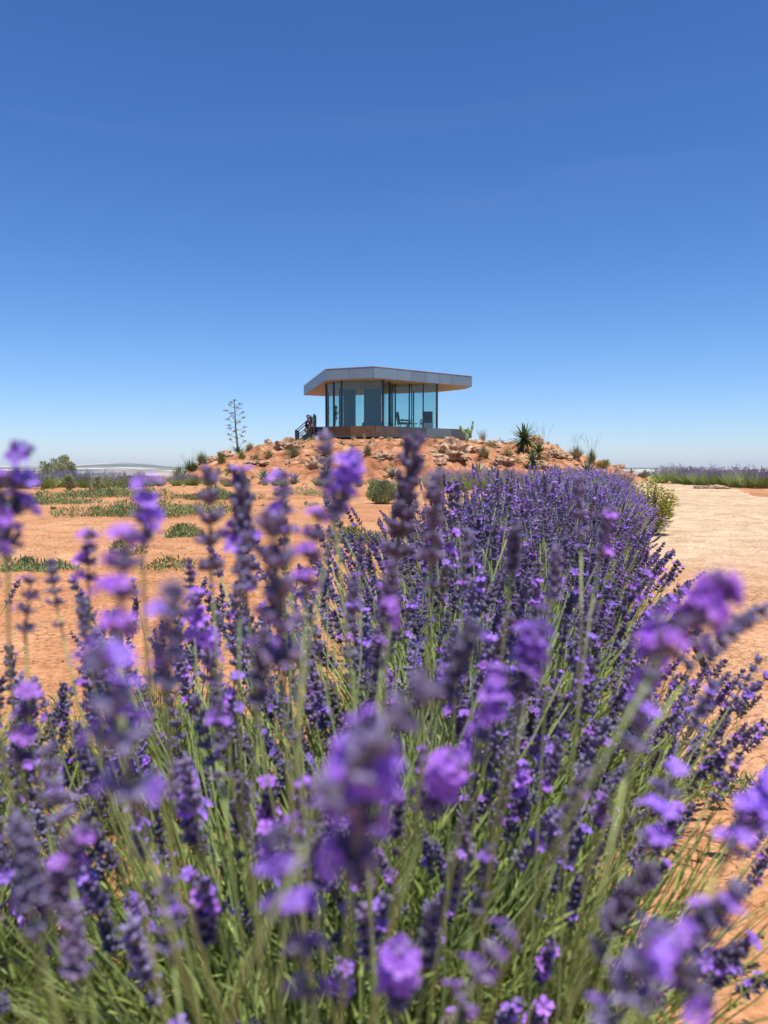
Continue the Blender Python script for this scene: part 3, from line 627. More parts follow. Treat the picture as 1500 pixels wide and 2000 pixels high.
# ------------------------------------------------------------------ people
M_skin = mat('skin', (.42, .24, .16), rough=.5, spec=.4); M_hair = mat('black_hair', (.012, .01, .01), rough=.5)
M_black = mat('black_cloth', (.015, .015, .018), rough=.9); M_greyc = mat('grey_cloth', (.30, .29, .28), rough=.9)
def skin_body(name, verts, edges, rad, m, parent, root=0, sub=2, mats=None):
    me = bpy.data.meshes.new(name); me.from_pydata(verts, edges, []); me.materials.append(m); o = obj(name, me, parent)
    md = o.modifiers.new('skin', 'SKIN'); md.use_smooth_shade = True
    for v, r in zip(me.skin_vertices[0].data, rad): v.radius = (r, r) if not isinstance(r, tuple) else r
    me.skin_vertices[0].data[root].use_root = True
    s_ = o.modifiers.new('sub', 'SUBSURF'); s_.levels = s_.render_levels = sub; return o
def person(loc, rz, label, legs, arms, torso_lean, long_hair, bottom, scale=1.0):
    r0 = empty('person', loc, rz); r0.scale = (scale,) * 3; tag(r0, label, 'person')
    la = torso_lean; hip = Vector((0, 0, legs['hip'])); sp = lambda d: hip + Vector((0, -math.sin(la) * d, math.cos(la) * d))   # faces -Y
    V = [hip, sp(.18), sp(.36), sp(.47), sp(.55), sp(.64)]; E = [(0, 1), (1, 2), (2, 3), (3, 4), (4, 5)]; Rr = [(.15, .11), (.125, .09), (.155, .10), (.10, .075), (.05, .05), (.085, .095)]
    def chain(start, pts, rs):
        i = start
        for p_, r_ in zip(pts, rs): V.append(Vector(p_)); Rr.append(r_); E.append((i, len(V) - 1)); i = len(V) - 1
    for s_, pts in zip((-1, 1), legs['pts']): chain(0, [(s_ * .09, 0, legs['hip'] - .05)] + pts, [.085, .055, .04, .035, .022])
    for s_, pts in zip((-1, 1), arms): chain(2, [sp(.42) + Vector((s_ * .17, 0, 0))] + pts, [.05, .036, .026, .022])
    body = skin_body('body', V, E, Rr, M_skin, r0)
    for s_, pts in zip((-1, 1), arms):      # fingers of each hand
        w_, e_ = Vector(pts[-1]), Vector(pts[-2]); d = (w_ - e_).normalized(); a, c = frame(d); hbm = MB()
        hbm.tube([w_, w_ + d * .05, w_ + d * .09], [.022, .035, .030], 7)
        for f_ in range(4): hbm.tube([w_ + d * .085 + a * (f_ - 1.5) * .017, w_ + d * (.13 + .01 * (f_ in (1, 2))) + a * (f_ - 1.5) * .018, w_ + d * (.15 + .01 * (f_ in (1, 2))) + a * (f_ - 1.5) * .018 + c * .02], [.009, .008, .006], 5)
        hbm.tube([w_ + d * .03 + a * .02, w_ + d * .06 + a * .05, w_ + d * .09 + a * .055], [.011, .009, .007], 5); hbm.build('hand', M_skin, r0, True)
    hd = sp(.68); b_ = MB()
    # top garment: skin chain slightly larger than the torso with sleeves
    V2 = [sp(-.02), sp(.18), sp(.36), sp(.48)]; E2 = [(0, 1), (1, 2), (2, 3)]; R2_ = [(.175, .135), (.15, .115), (.178, .12), (.11, .09)]
    for s_, pts in zip((-1, 1), arms):
        V2 += [sp(.42) + Vector((s_ * .17, 0, 0)), Vector(pts[0]).lerp(sp(.42) + Vector((s_ * .17, 0, 0)), .35)]; R2_ += [.066, .058]; E2 += [(2, len(V2) - 2), (len(V2) - 2, len(V2) - 1)]
    skin_body('shirt', V2, E2, R2_, M_black, r0)
    V3 = [hip + Vector((0, 0, .05))]; E3 = []; R3_ = [(.168, .135)]
    for s_, pts in zip((-1, 1), legs['pts']):
        kn = Vector(pts[0]); V3 += [Vector((s_ * .09, 0, legs['hip'] - .06)), Vector((s_ * .09, 0, legs['hip'] - .06)).lerp(kn, .75)]; R3_ += [.108, .098]; E3 += [(0, len(V3) - 2), (len(V3) - 2, len(V3) - 1)]
    skin_body('shorts', V3, E3, R3_, bottom, r0)
    # head, hair, face
    def ell(c_, sx, sy, sz, m_, nm, cut=None):
        b_ = MB(); vs = []; n1, n2 = 12, 8
        for i in range(n2 + 1):
            th = math.pi * i / n2
            for j in range(n1):
                ph = 2 * math.pi * j / n1; v_ = Vector((math.sin(th) * math.cos(ph) * sx, math.sin(th) * math.sin(ph) * sy, math.cos(th) * sz))
                if cut and v_.y < -sy * .25 and v_.z < sz * .35: v_ *= .55
                vs.append(c_ + v_)
        b_.add(vs, [(i * n1 + j, i * n1 + (j + 1) % n1, (i + 1) * n1 + (j + 1) % n1, (i + 1) * n1 + j) for i in range(n2) for j in range(n1)]); return b_.build(nm, m_, r0, True)
    ell(hd + Vector((0, -.01, .02)), .075, .092, .115, M_skin, 'head'); ell(hd + Vector((0, .015, .045)), .092, .105, .115, M_hair, 'hair', True)
    b_ = MB(); b_.tube([hd + Vector((0, -.09, .02)), hd + Vector((0, -.122, -.01)), hd + Vector((0, -.09, -.02))], [.008, .014, .008], 5); b_.build('nose', M_skin, r0, True)
    for s_ in (-1, 1):
        b_ = MB(); b_.box(hd.x + s_ * .03, hd.y - .093, hd.z + .025, .018, .012, .008); b_.build('eye', M_hair, r0)
        b_ = MB(); b_.tube([hd + Vector((s_ * .073, 0, .03)), hd + Vector((s_ * .085, .01, .0)), hd + Vector((s_ * .073, 0, -.03))], .012, 5); b_.build('ear', M_skin, r0, True)
    b_ = MB(); b_.box(hd.x, hd.y - .088, hd.z - .045, .04, .012, .008); b_.build('mouth', mat('lips', (.3, .1, .08)), r0)
    if long_hair:
        b_ = MB(); b_.tube([hd + Vector((0, .05, .05)), hd + Vector((0, .09, -.08)), sp(.42) + Vector((0, .12, 0)), sp(.25) + Vector((0, .12, 0))], [.08, .085, .075, .03], 10); b_.build('hair', M_hair, r0, True)
    return r0
# woman inside, facing right (+X) -> rz=+90deg turns -Y to +X
person((vx(655, 54.2), 54.2, Z_F + .004), R(90), 'long haired person in black indoors reaching towards the glass at the left corner',
       {'hip': .84, 'pts': [[(-.10, -.02, .46), (-.10, .02, .09), (-.10, -.02, .035), (-.10, -.14, .02)], [(.10, .03, .46), (.10, .08, .09), (.10, .04, .035), (.10, -.08, .02)]]},
       [[(-.24, -.14, 1.10), (-.2, -.42, 1.02), (-.2, -.48, 1.0)], [(.25, -.06, 1.10), (.24, -.30, 1.24), (.24, -.36, 1.28)]], .12, True, M_greyc, .97)
person((vx(600, 51.6), 51.55, zg + hh * .22), R(70), 'person in a black top on the black stair holding its railing',
       {'hip': .60, 'pts': [[(-.10, -.30, .42), (-.10, -.22, .06), (-.10, -.25, .03), (-.10, -.36, .02)], [(.10, -.18, .28), (.11, .06, -.06), (.11, .03, -.10), (.11, -.08, -.12)]]},
       [[(-.25, -.22, .84), (-.2, -.45, .80), (-.2, -.5, .80)], [(.25, -.10, .80), (.24, -.30, .74), (.24, -.35, .74)]], .15, False, M_skin, 1.12)

# ------------------------------------------------------------------ rocks
M_rock = mat('pale_limestone', (.21, .12, .07), (.54, .38, .24), scale=3.4, rough=.95, bump=.9, bscale=9, rand=.12)
def rock(u, v, wpx, hpx, seed, label, tilt=0, rough=.4, sink=.30):
    p = ghit(u, v); s = p.y / F; sx, sz = wpx * s / 1.75, hpx * s / 1.8
    me = rockmesh(seed, sx, sx * .7, sz * 1.12, M_rock, 4 if wpx > 25 else 3, rough); o = obj('rock', me)
    o.location = p + Vector((0, sx * .35, sz * (.85 - sink))); o.rotation_euler = (0, tilt, 0); tag(o, label, 'rock', 'pale rocks on the mound'); return o
rock(562, 879, 46, 25, 1, 'long pale overhanging rock below the foot of the stair', -.06, .45)
rock(523, 867, 14, 13, 2, 'small round brown rock alone on the mound crest, left of the stair')
rock(885, 898, 62, 40, 3, 'large pitted pale rock with a dark hollow, below the right half of the deck', 0, .85)
rock(905, 880, 66, 17, 4, 'long slanting flat rock just under the right end of the deck', .22, .4)
rock(968, 876, 32, 16, 5, 'pale slab tipped to the right on the crest, right of the cactus', .3)
rock(1098, 896, 44, 17, 6, 'pale orange slab high on the right shoulder of the mound', .25)
rock(745, 898, 44, 14, 7, 'flat pale slab in the middle of the slope below the deck', -.02, .35)
rock(622, 916, 40, 26, 8, 'blocky tan boulder beside the small white sign', 0, .35)
rock(510, 908, 60, 9, 9, 'low broad reddish slab half buried in the left slope', .05, .3)
rock(985, 908, 40, 17, 10, 'greyish pink rock low on the slope behind the agaves')
rock(1060, 916, 34, 15, 11, 'cream rock beside the lower green yucca')
rock(1045, 868, 26, 20, 12, 'tan rock behind the large yucca')
rock(440, 890, 28, 16, 13, 'pale rock at the foot of the tall dead flower stalk')
rock(415, 893, 22, 12, 14, 'pale rock on the left shoulder, left of the dead flower stalk')
rock(385, 915, 22, 13, 15, 'grey rock low on the left shoulder of the mound')
rock(1212, 914, 22, 9, 16, 'reddish rock at the right foot of the mound')
rock(858, 908, 26, 12, 17, 'small pale rock left of the pitted rock')
rock(935, 866, 20, 9, 18, 'small pink stone beside the cactus foot')
rock(830, 861, 14, 8, 19, 'small pink stone on the crest under the deck edge')
rock(800, 906, 20, 8, 20, 'small cream stone in the middle of the slope')
rock(1400, 955, 60, 8, 21, 'low pale stones at the edge of the track by the far lavender')
rock(690, 935, 30, 7, 22, 'flat pale stone at the foot of the mound')
rock(470, 935, 26, 8, 23, 'flat stone at the foot of the left slope')
rock(1165, 925, 34, 8, 24, 'flat tan stone low at the right foot of the mound')
gm = MB()
rg = random.Random(5)
for i in range(5200):
    if i < 3600: y_ = rg.uniform(.8, 12); x_ = rg.uniform(-1, 1) * (1 + y_ * .6) ; s_ = rg.uniform(.003, .009) * (1 + y_ * .05)
    else: y_ = rg.uniform(38, 50); x_ = rg.uniform(-15, 18); s_ = rg.uniform(.02, .07) if rg.random() < .85 else rg.uniform(.08, .2)
    z_ = H(x_, y_) + s_ * .3
    vs = [Vector((x_ + s_ * rg.uniform(.6, 1.3) * c[0], y_ + s_ * rg.uniform(.6, 1.3) * c[1], z_ + s_ * rg.uniform(.5, .9) * c[2])) for c in ((1, 0, 0), (-1, 0, 0), (0, 1, 0), (0, -1, 0), (0, 0, 1), (0, 0, -1))]
    gm.add(vs, [(0, 2, 4), (2, 1, 4), (1, 3, 4), (3, 0, 4), (2, 0, 5), (1, 2, 5), (3, 1, 5), (0, 3, 5)], 0)
tag(gm.build('gravel', mat('gravel_stone', (.24, .12, .06), (.50, .32, .19), scale=3.4, rough=.95)), 'loose pebbles scattered over the orange soil', kind='stuff')
# low scrub that covers the slope and the plateau edge too finely to count
sb = MB(); rg = random.Random(15)
for i in range(520):
    if i < 330: y_ = rg.uniform(38.5, 52); x_ = rg.uniform(-15.5, 19)
    elif i < 430: y_ = rg.uniform(38, 58); x_ = rg.choice([rg.uniform(-16, -8), rg.uniform(-16, -9)])
    else: y_ = rg.uniform(14, 38); x_ = -y_ * rg.uniform(.05, .55)
    if float(path_mask(x_, y_)) > 0 or (vnoise(x_ * .3, y_ * .3) < -.08 and i < 430): continue
    z_ = H(x_, y_); w_ = rg.uniform(.15, .5); h_ = rg.uniform(.14, .55) * (1 if i < 430 else .35); mi = rg.choice([0, 0, 1, 2])
    for k_ in range(34):
        q = rg.uniform(0, 6.28); le = rg.uniform(0, 1.1); sb.blade((x_ + math.cos(q) * w_ * .3 * rg.random(), y_ + math.sin(q) * w_ * .3 * rg.random(), z_ - .02), (math.cos(q) * math.sin(le) * w_ * 3, math.sin(q) * math.sin(le) * w_ * 3, math.cos(le)), (-math.sin(q), math.cos(q), 0), h_ * rg.uniform(.6, 1.1), .022, mi, droop=.15, seg=2)
SCRUB = sb
sg = empty('small_sign', (0, 0, 0)); p = ghit(641, 914); sg.location = p; tag(sg, 'small white plate on a short post on the slope beside the tan boulder', 'sign')
b = MB(); b.box(0, 0, .22, .03, .03, .5); b.build('post', M_dark, sg); b = MB(); b.box(0, -.03, .40, .40, .03, .20); o = b.build('plate', M_towel, sg); o.rotation_euler = (-.4, 0, 0)

# ------------------------------------------------------------------ agaves, yuccas, cactus, stalk
M_agave = mat('agave_leaf', (.10, .155, .12), (.20, .26, .21), scale=6, rough=.55, rand=.2, spec=.4)
M_agedge = mat('agave_pale', (.34, .38, .26), (.42, .44, .3), scale=6, rough=.6)
M_yucca = mat('yucca_leaf', (.05, .10, .03), (.13, .20, .06), scale=5, rough=.5, rand=.2, spec=.4)
M_bark = mat('dry_bark', (.12, .08, .05), (.24, .17, .11), scale=9, rough=.95)
def leafmesh(L_, wd, droop, m, seed, cup=.45):
    rg = random.Random(seed); b = MB(); b.blade((0, 0, 0), (0, 0, 1), (1, 0, 0), L_, wd, 0, droop=0, seg=5, fold=cup)
    for i, v in enumerate(b.v): v.y -= droop * L_ * (v.z / L_) ** 2
    return b.mesh('leaf', m)
AGL = [leafmesh(1, .17, dr, M_agave, 1) for dr in (-.08, .05, .16)] + [leafmesh(1, .17, .1, M_agedge, 1)]
YUL = [leafmesh(1, .10, dr, M_yucca, 1, .25) for dr in (-.02, .15, .38)]
def rosette(parent, pool, n, L_, lo, hi_, z=0, seed=0, widen=1.0):
    rg = random.Random(seed)
    for i in range(n):
        t = i / (n - 1); q = i * 2.39996 + rg.uniform(-.2, .2); tilt = lo + (hi_ - lo) * t ** .8 + rg.uniform(-.08, .08)
        o = obj('leaf', pool[rg.randrange(len(pool))] if rg.random() < .9 else pool[-1], parent); l = L_ * rg.uniform(.8, 1.05) * (1 - .2 * (1 - t))
        # leaf droop bends towards local -Y: point that outward
        m_ = Matrix.Rotation(q, 4, 'Z') @ Matrix.Rotation(-tilt, 4, 'X').inverted() 
        o.rotation_euler = m_.to_euler(); o.location = (0, 0, z); o.scale = (l * widen, l, l)
GA_ = 'blue-green agaves on and below the mound'
def agave(u, v, hpx, label, seed, n=22, hi_=1.15):
    p = ghit(u, v); L_ = hpx * p.y / F * 1.1; r0 = empty('agave', p - Vector((0, 0, .03))); rosette(r0, AGL, n, L_, .08, hi_, 0, seed, 1.0); tag(r0, label, 'agave', GA_)
agave(933, 928, 34, 'tall upright agave in front of the slope below the large flat rocks', 1, 20, .8)
agave(962, 928, 26, 'blue-green agave just right of the tall upright agave', 2)
agave(766, 930, 26, 'agave standing behind the round green bush', 3, 22, 1.1)
agave(1085, 925, 30, 'spiky agave beside the cream rock, right of the lower yucca', 4)
agave(1148, 925, 34, 'wide agave low at the right foot of the mound', 5)
agave(515, 938, 30, 'agave at the foot of the mound, left of the centre', 6)
agave(637, 932, 32, 'agave below the tan boulder and the small white sign', 7)
agave(685, 925, 24, 'small agave on the lower slope between the flat slab and the boulder', 8)
agave(860, 925, 22, 'small agave left of the tall upright agave', 9)
agave(575, 942, 26, 'agave in the faded lavender at the foot of the mound', 10)
agave(470, 938, 22, 'small agave at the left foot of the mound', 11)
agave(980, 868, 14, 'tiny grey agave on the crest between slab and yucca', 12, 14)
agave(1233, 918, 16, 'small agave on the flat ground right of the mound', 13, 14)
agave(1258, 916, 20, 'spiky agave at the far right of the mound foot', 14, 14)
agave(722, 866, 12, 'tiny agave on the crest under the left part of the deck', 15, 12)
agave(668, 868, 14, 'tiny agave on the crest just right of the white box', 16, 12)
agave(360, 935, 26, 'grey agave at the far left foot of the mound', 17)
agave(800, 935, 24, 'agave half hidden behind the tallest lavender spike', 18)
def yucca(u, v, tr, L_px, label, seed, n=60, hi_=2.2):
    p = ghit(u, v); s = p.y / F; r0 = empty('yucca', p - Vector((0, 0, .05))); b = MB(); h_ = tr * s
    b.tube([(0, 0, 0), (.03, 0, h_ * .5), (0, 0, h_)], [.10, .085, .07], 8); b.build('trunk', M_bark, r0); rosette(r0, YUL, n, L_px * s, .05, hi_, h_, seed, 1.5); tag(r0, label, 'yucca', 'green yuccas on the right shoulder'); return r0
yucca(1023, 881, 24, 46, 'large dark green yucca with a full round head on the crest', 1)
yucca(1052, 895, 12, 36, 'bright green yucca leaning just below the large one', 2, 34, 1.7)
yucca(1040, 913, 14, 34, 'lowest green yucca with dry leaves hanging round its stem', 3, 34, 2.2)
# prickly pear cactus
M_cact = mat('cactus_skin', (.16, .22, .08), (.26, .33, .13), scale=8, rough=.6, bump=.2, bscale=30)
p = ghit(912, 862); s = p.y / F; ca = empty('cactus', p - Vector((0, 0, .03))); tag(ca, 'pale green prickly pear cactus in front of the right end of the deck', 'cactus')
def pad(x, z, ang, L_, wd, nm='pad', m=None):
    b_ = MB(); vs = []; n1 = 12; rows = 9
    for i in range(rows + 1):
        t = i / rows; r = math.sin(math.pi * min(1, .06 + t * .94)) ** .6 * (1 if t < .97 else .5)
        for j in range(n1):
            a_ = 6.283 * j / n1; vs.append(Vector((math.cos(a_) * r * wd / 2, math.sin(a_) * r * wd * .22, t * L_)))
    b_.add(vs, [(i * n1 + j, i * n1 + (j + 1) % n1, (i + 1) * n1 + (j + 1) % n1, (i + 1) * n1 + j) for i in range(rows) for j in range(n1)]); o_ = b_.build(nm, m or M_cact, ca, True)
    o_.location = (x, 0, z); o_.rotation_euler = (0, ang, 0); return o_
S = s
pad(0, 0, .0, 18 * S, 8 * S); pad(-2 * S, 14 * S, -.75, 14 * S, 6.5 * S); pad(3 * S, 14 * S, .6, 13 * S, 6.5 * S); pad(-11 * S, 22 * S, -.25, 11 * S, 6 * S); pad(1 * S, 16 * S, .08, 13 * S, 5.5 * S); pad(9.5 * S, 23 * S, .1, 12 * S, 5.5 * S)
o = pad(11 * S, 33 * S, .05, 8 * S, 4 * S, 'bud', M_agave)
# opuntia clump
p2 = ghit(975, 865); c2 = copy_tree(ca); c2.location = p2 + Vector((0, 0, -.35)); c2.rotation_euler = (0, 0, 1.2); c2.scale = (.8, .8, .55)
tag(c2, 'low cactus clump on the crest above the tipped pale slab', 'cactus')
# tall dead agave stalk
p = ghit(464, 880); s = p.y / F; sk = empty('agave_stalk', p - Vector((0, 0, .05))); tag(sk, 'tall dry agave flower stalk with short tiered branches, left of the house', 'agave stalk')
M_stalk = mat('dry_stalk', (.11, .10, .10), (.19, .16, .14), scale=12, rough=.9); M_pod = mat('dry_pods', (.09, .085, .085), (.17, .15, .13), scale=30, rough=.95)
Hs = 102 * s; b = MB(); trunk = [Vector((t * -6 * s + .02 * math.sin(t * 9), 0, t * Hs)) for t in [i / 8 for i in range(9)]]; b.tube(trunk, [.085, .075, .07, .062, .055, .048, .04, .03, .018], 7); b.build('stem', M_stalk, sk, True)
rg = random.Random(4)
for i in range(24):
    t = .17 + .80 * i / 23; z = t * Hs; L_ = (20 if t < .7 else 20 - 45 * (t - .7)) * s * rg.uniform(.75, 1.0); q = i * 2.4 + rg.uniform(-.3, .3)
    dx = math.cos(q) * L_; dy = math.sin(q) * L_; x_ = -6 * s * t
    b = MB(); p1_ = Vector((x_ + dx, dy, z + L_ * .25)); b.tube([(x_, 0, z), (x_ + dx * .55, dy * .55, z - L_ * .02), p1_], [.018, .013, .010], 5, 0)
    bo = b.build('branch', M_stalk, sk); pb = MB()
    for k_ in range(14):
        c_ = p1_ + Vector((rg.gauss(0, .09), rg.gauss(0, .09), rg.gauss(.03, .04))); d_ = Vector((rg.uniform(-.4, .4), rg.uniform(-.4, .4), 1)).normalized() * rg.uniform(.05, .09)
        pb.tube([c_ - d_ * .5, c_, c_ + d_ * .5], [.01, .028, .006], 5)
    pb.build('seed_pods', M_pod, bo)['kind'] = 'stuff'
rosette(sk, YUL, 26, 26 * s, .3, 1.3, .02, 77, 1.3)

# ------------------------------------------------------------------ grass tufts and shrubs
M_tuft = mat('dry_green_grass', (.19, .20, .08), (.36, .32, .17), scale=3, rough=.8, trans=.2, rand=.25)
M_tuftg = mat('green_grass', (.12, .18, .045), (.24, .29, .10), scale=3, rough=.8, trans=.2, rand=.2)
M_straw = mat('straw', (.36, .27, .15), (.5, .4, .24), scale=3, rough=.9, trans=.2, rand=.2)
def tuft_mesh(seed, n, m, wd=.03, spread=.8, seedy=0):
    rg = random.Random(seed); b = MB()
    for i in range(n):
        q = rg.uniform(0, 6.28); r = math.sqrt(rg.random()); le = r * spread; d = Vector((math.cos(q) * math.sin(le), math.sin(q) * math.sin(le), math.cos(le)))
        b.blade((math.cos(q) * r * .22, math.sin(q) * r * .22, 0), d, (-math.sin(q), math.cos(q), 0), rg.uniform(.55, 1.05), wd, 0, droop=.25 * r, seg=3)
    return b.mesh('blades', m)
TG = [tuft_mesh(1, 260, M_tuft), tuft_mesh(2, 260, M_tuftg), tuft_mesh(3, 160, M_straw, .02), tuft_mesh(4, 320, M_tuft, .022, 1.0)]
def tuft(u, v, wpx, hpx, k, label, cat='grass tuft', grp='grass tufts on the mound', wide=1.0):
    p = ghit(u, v); s = p.y / F; r0 = obj('grass_tuft', TG[k]); r0.location = p - Vector((0, 0, .03)); r0.scale = (wpx * s / 1.35, wpx * s / 1.35, hpx * s * 1.3); r0.rotation_euler = (0, 0, rnd.uniform(0, 6)); tag(r0, label, cat, grp)
tuft(575, 892, 36, 26, 3, 'wide grey-green tuft right under the overhanging rock by the stair')
tuft(488, 878, 22, 15, 0, 'dense olive tuft on the crest right of the dead stalk')
tuft(472, 898, 22, 18, 1, 'green tuft on the slope under the dead stalk')
tuft(525, 895, 24, 20, 0, 'olive tuft on the slope left of the overhanging rock')
tuft(432, 905, 26, 24, 1, 'tall green tuft on the left shoulder beside the pale rock')
tuft(395, 905, 34, 26, 0, 'broad dull tuft on the left shoulder of the mound')
tuft(372, 920, 36, 24, 1, 'dark green tuft low on the left shoulder')
tuft(350, 935, 36, 26, 1, 'leafy green tuft at the far left foot of the mound')
tuft(448, 925, 18, 18, 1, 'small bright green tuft low on the left slope')
tuft(640, 888, 40, 16, 3, 'low sage tuft in the middle left of the slope')
tuft(718, 890, 22, 28, 0, 'upright straggly tuft below the orange-brown deck panel')
tuft(765, 900, 20, 12, 3, 'grey tuft beside the flat slab')
tuft(945, 895, 34, 26, 0, 'yellow-olive tuft right of the slanting flat rock')
tuft(990, 890, 34, 20, 3, 'round grey-green tuft left of the large yucca')
tuft(1010, 902, 26, 14, 2, 'pale straw tuft under the large yucca')
tuft(1078, 890, 20, 20, 0, 'tuft on the crest between yucca and orange slab')
tuft(1125, 895, 40, 26, 0, 'feathery dry tuft on the right shoulder')
tuft(1155, 905, 26, 30, 1, 'upright tuft low on the right shoulder')
tuft(943, 862, 20, 26, 2, 'dry straw tuft on the crest right of the cactus')
tuft(955, 935, 60, 16, 1, 'low green tuft around the foot of the tall agave')
tuft(1120, 935, 50, 14, 1, 'low green tuft at the right foot of the mound')
tuft(690, 905, 26, 12, 2, 'small straw tuft on the lower middle slope')
tuft(590, 905, 22, 12, 2, 'small straw tuft left of the tan boulder')
tag(SCRUB.build('scrub', [M_tuft, M_tuftg, M_straw]), 'thin dry scrub and seedlings scattered over the soil and the slope', kind='stuff')
# tall dry seed stalks on the right shoulder
def seedstalks(u, v, hpx, wpx, n, label, seed):
    rg = random.Random(seed); p = ghit(u, v); s = p.y / F; r0 = empty('seed_stalks', p); b = MB(); h_ = MB()
    for i in range(n):
        dx = rg.uniform(-.5, .5) * wpx * s; h = hpx * s * rg.uniform(.6, 1); t0 = Vector((dx * .25, 0, 0)); t1 = Vector((dx, rg.uniform(-.3, .3), h))
        b.tube([t0, t0.lerp(t1, .5) + Vector((-dx * .15, 0, .06)), t1], .005, 3)
        for k_ in range(5):
            c_ = t1 - Vector((dx * .09, 0, .13)) * k_ + Vector((rg.gauss(0, .07), rg.gauss(0, .07), 0)); h_.tube([c_, c_ + Vector((.01, 0, .025)), c_ + Vector((.015, 0, .06))], [.004, .014, .004], 4)
    b.build('stalks', M_bark, r0); h_.build('seed_heads', M_pod, r0)['kind'] = 'stuff'; tag(r0, label, 'dry plant', 'dry seed stalks on the right shoulder')
seedstalks(1062, 880, 55, 50, 9, 'thin dry seed stalks rising behind the large yucca', 1)
seedstalks(1122, 880, 40, 30, 5, 'few thin dry stalks above the feathery tuft', 2)
seedstalks(1155, 900, 52, 40, 7, 'thin dry seed stalks rising from the right shoulder', 3)
seedstalks(375, 905, 40, 60, 6, 'faint dry stalks rising on the left shoulder', 4)
seedstalks(940, 862, 24, 22, 8, 'short reddish dry stalks beside the cactus', 5)

M_bushleaf = mat('olive_leaf', (.19, .23, .10), (.40, .43, .23), scale=2.2, rough=.75, trans=.2, rand=.1)
M_bushdark = mat('dark_green_leaf', (.085, .13, .045), (.22, .28, .11), scale=2.2, rough=.75, trans=.2)
M_grey = mat('sage_leaf', (.20, .25, .12), (.36, .40, .20), scale=3, rough=.8, trans=.2)
def shrub(u, v, wpx, hpx, m, label, seed, cat='shrub', leaf=.05, n=2600, grp=None, pos=None, spiky=.8, ht=1.0, flowers=None, name='shrub'):
    rg = random.Random(seed); p = pos or ghit(u, v); s = p.y / F; w_, h_ = wpx * s / 2, hpx * s; r0 = empty(name, p - Vector((0, 0, .02))); tw = MB(); lf = MB(); fl = MB()
    lobes = [(rg.uniform(-.65, .65) * w_, rg.uniform(-.6, .6) * w_, h_ * rg.uniform(.45, 1.0)) for _ in range(20)]; lobes[0] = (w_ * .25, 0, h_)
    for (lx_, ly_, lz_) in lobes:
        lz_ *= (1 - .45 * (lx_ / w_) ** 2); tw.tube([(lx_ * .1, ly_ * .1, 0), (lx_ * .6, ly_ * .6, lz_ * .5), (lx_, ly_, lz_ * .95)], [.03 * h_, .018 * h_, .006 * h_], 5)
        for k_ in range(n // 14):
            t = rg.random() ** .6; rr_ = w_ * .30 * math.sin(math.pi * (.12 + .8 * t)) + .02; a_ = rg.uniform(0, 6.28); r_ = rr_ * math.sqrt(rg.random())
            c_ = Vector((lx_ * (.3 + .7 * t) + math.cos(a_) * r_, ly_ * (.3 + .7 * t) + math.sin(a_) * r_, lz_ * (.08 + .95 * t)))
            d_ = Vector((math.cos(a_) * .7 + lx_ / w_ * .4, math.sin(a_) * .7, spiky + rg.random() * .6)); lf.blade(c_, d_, (rg.uniform(-1, 1), rg.uniform(-1, 1), .2), leaf * rg.uniform(.7, 1.6), leaf * .32, 0, seg=2)
            if flowers and rg.random() < .12 and t > .5: fl.tube([c_, c_ + Vector((0, 0, leaf * .4))], [leaf * .3, leaf * .45], 5)
    tw.build('stems', M_bark, r0); o_ = lf.build('foliage', m, r0); o_['kind'] = 'stuff'
    if flowers: o_ = fl.build('flowers', flowers, r0); o_['kind'] = 'stuff'
    tag(r0, label, cat, grp); return r0
M_yg = mat('bright_weed_leaf', (.20, .24, .04), (.42, .42, .09), scale=3, rough=.8, trans=.25)
M_yel = mat('yellow_petals', (.75, .58, .06), (.85, .7, .12), scale=20, rough=.7, trans=.2)
shrub(115, 946, 104, 56, M_bushleaf, 'large olive-green bush behind the lavender at the left', 1, leaf=.10, n=5200, name='bush', cat='bush')
shrub(745, 985, 74, 46, M_grey, 'round pale green bush on bare soil left of the lavender row', 2, leaf=.055, n=5200, name='bush', cat='bush')
shrub(1180, 915, 36, 18, mat('yellow_green_leaf', (.20, .22, .03), (.42, .38, .06), scale=3, rough=.8, trans=.2), 'yellow-green cushion bush at the right foot of the mound', 3, leaf=.05, n=1600, name='bush', cat='bush')
shrub(1257, 930, 34, 16, M_bushleaf, 'low olive bush where the track meets the mound', 4, leaf=.06, n=1600, name='bush', cat='bush')
shrub(65, 945, 40, 30, M_grey, 'small grey bush left of the large olive bush', 5, leaf=.07, n=1200, name='bush', cat='bush')
shrub(135, 958, 30, 30, M_grey, 'leafy bright green plant in front of the large olive bush', 6, leaf=.09, n=700, name='bush', cat='bush')
shrub(190, 956, 24, 24, M_grey, 'small leafy green plant among the left lavender', 7, leaf=.08, n=500, name='bush', cat='bush')
# yellow flowering weed at the edge of the row
pw = Vector((3.25, 9.4, H(3.25, 9.4))); shrub(0, 0, 120, 118, M_yg, 'leggy green weed with yellow flowers at the path side of the lavender row', 8, leaf=.034, n=2600, pos=pw, spiky=.1, flowers=M_yel, name='weed', cat='weed')
pw = Vector((3.55, 11.0, H(3.55, 11.0))); shrub(0, 0, 60, 90, M_yg, 'second yellow-green weed just behind the flowering weed beside the track', 18, leaf=.03, n=900, pos=pw, spiky=.1, flowers=M_yel, name='weed', cat='weed')
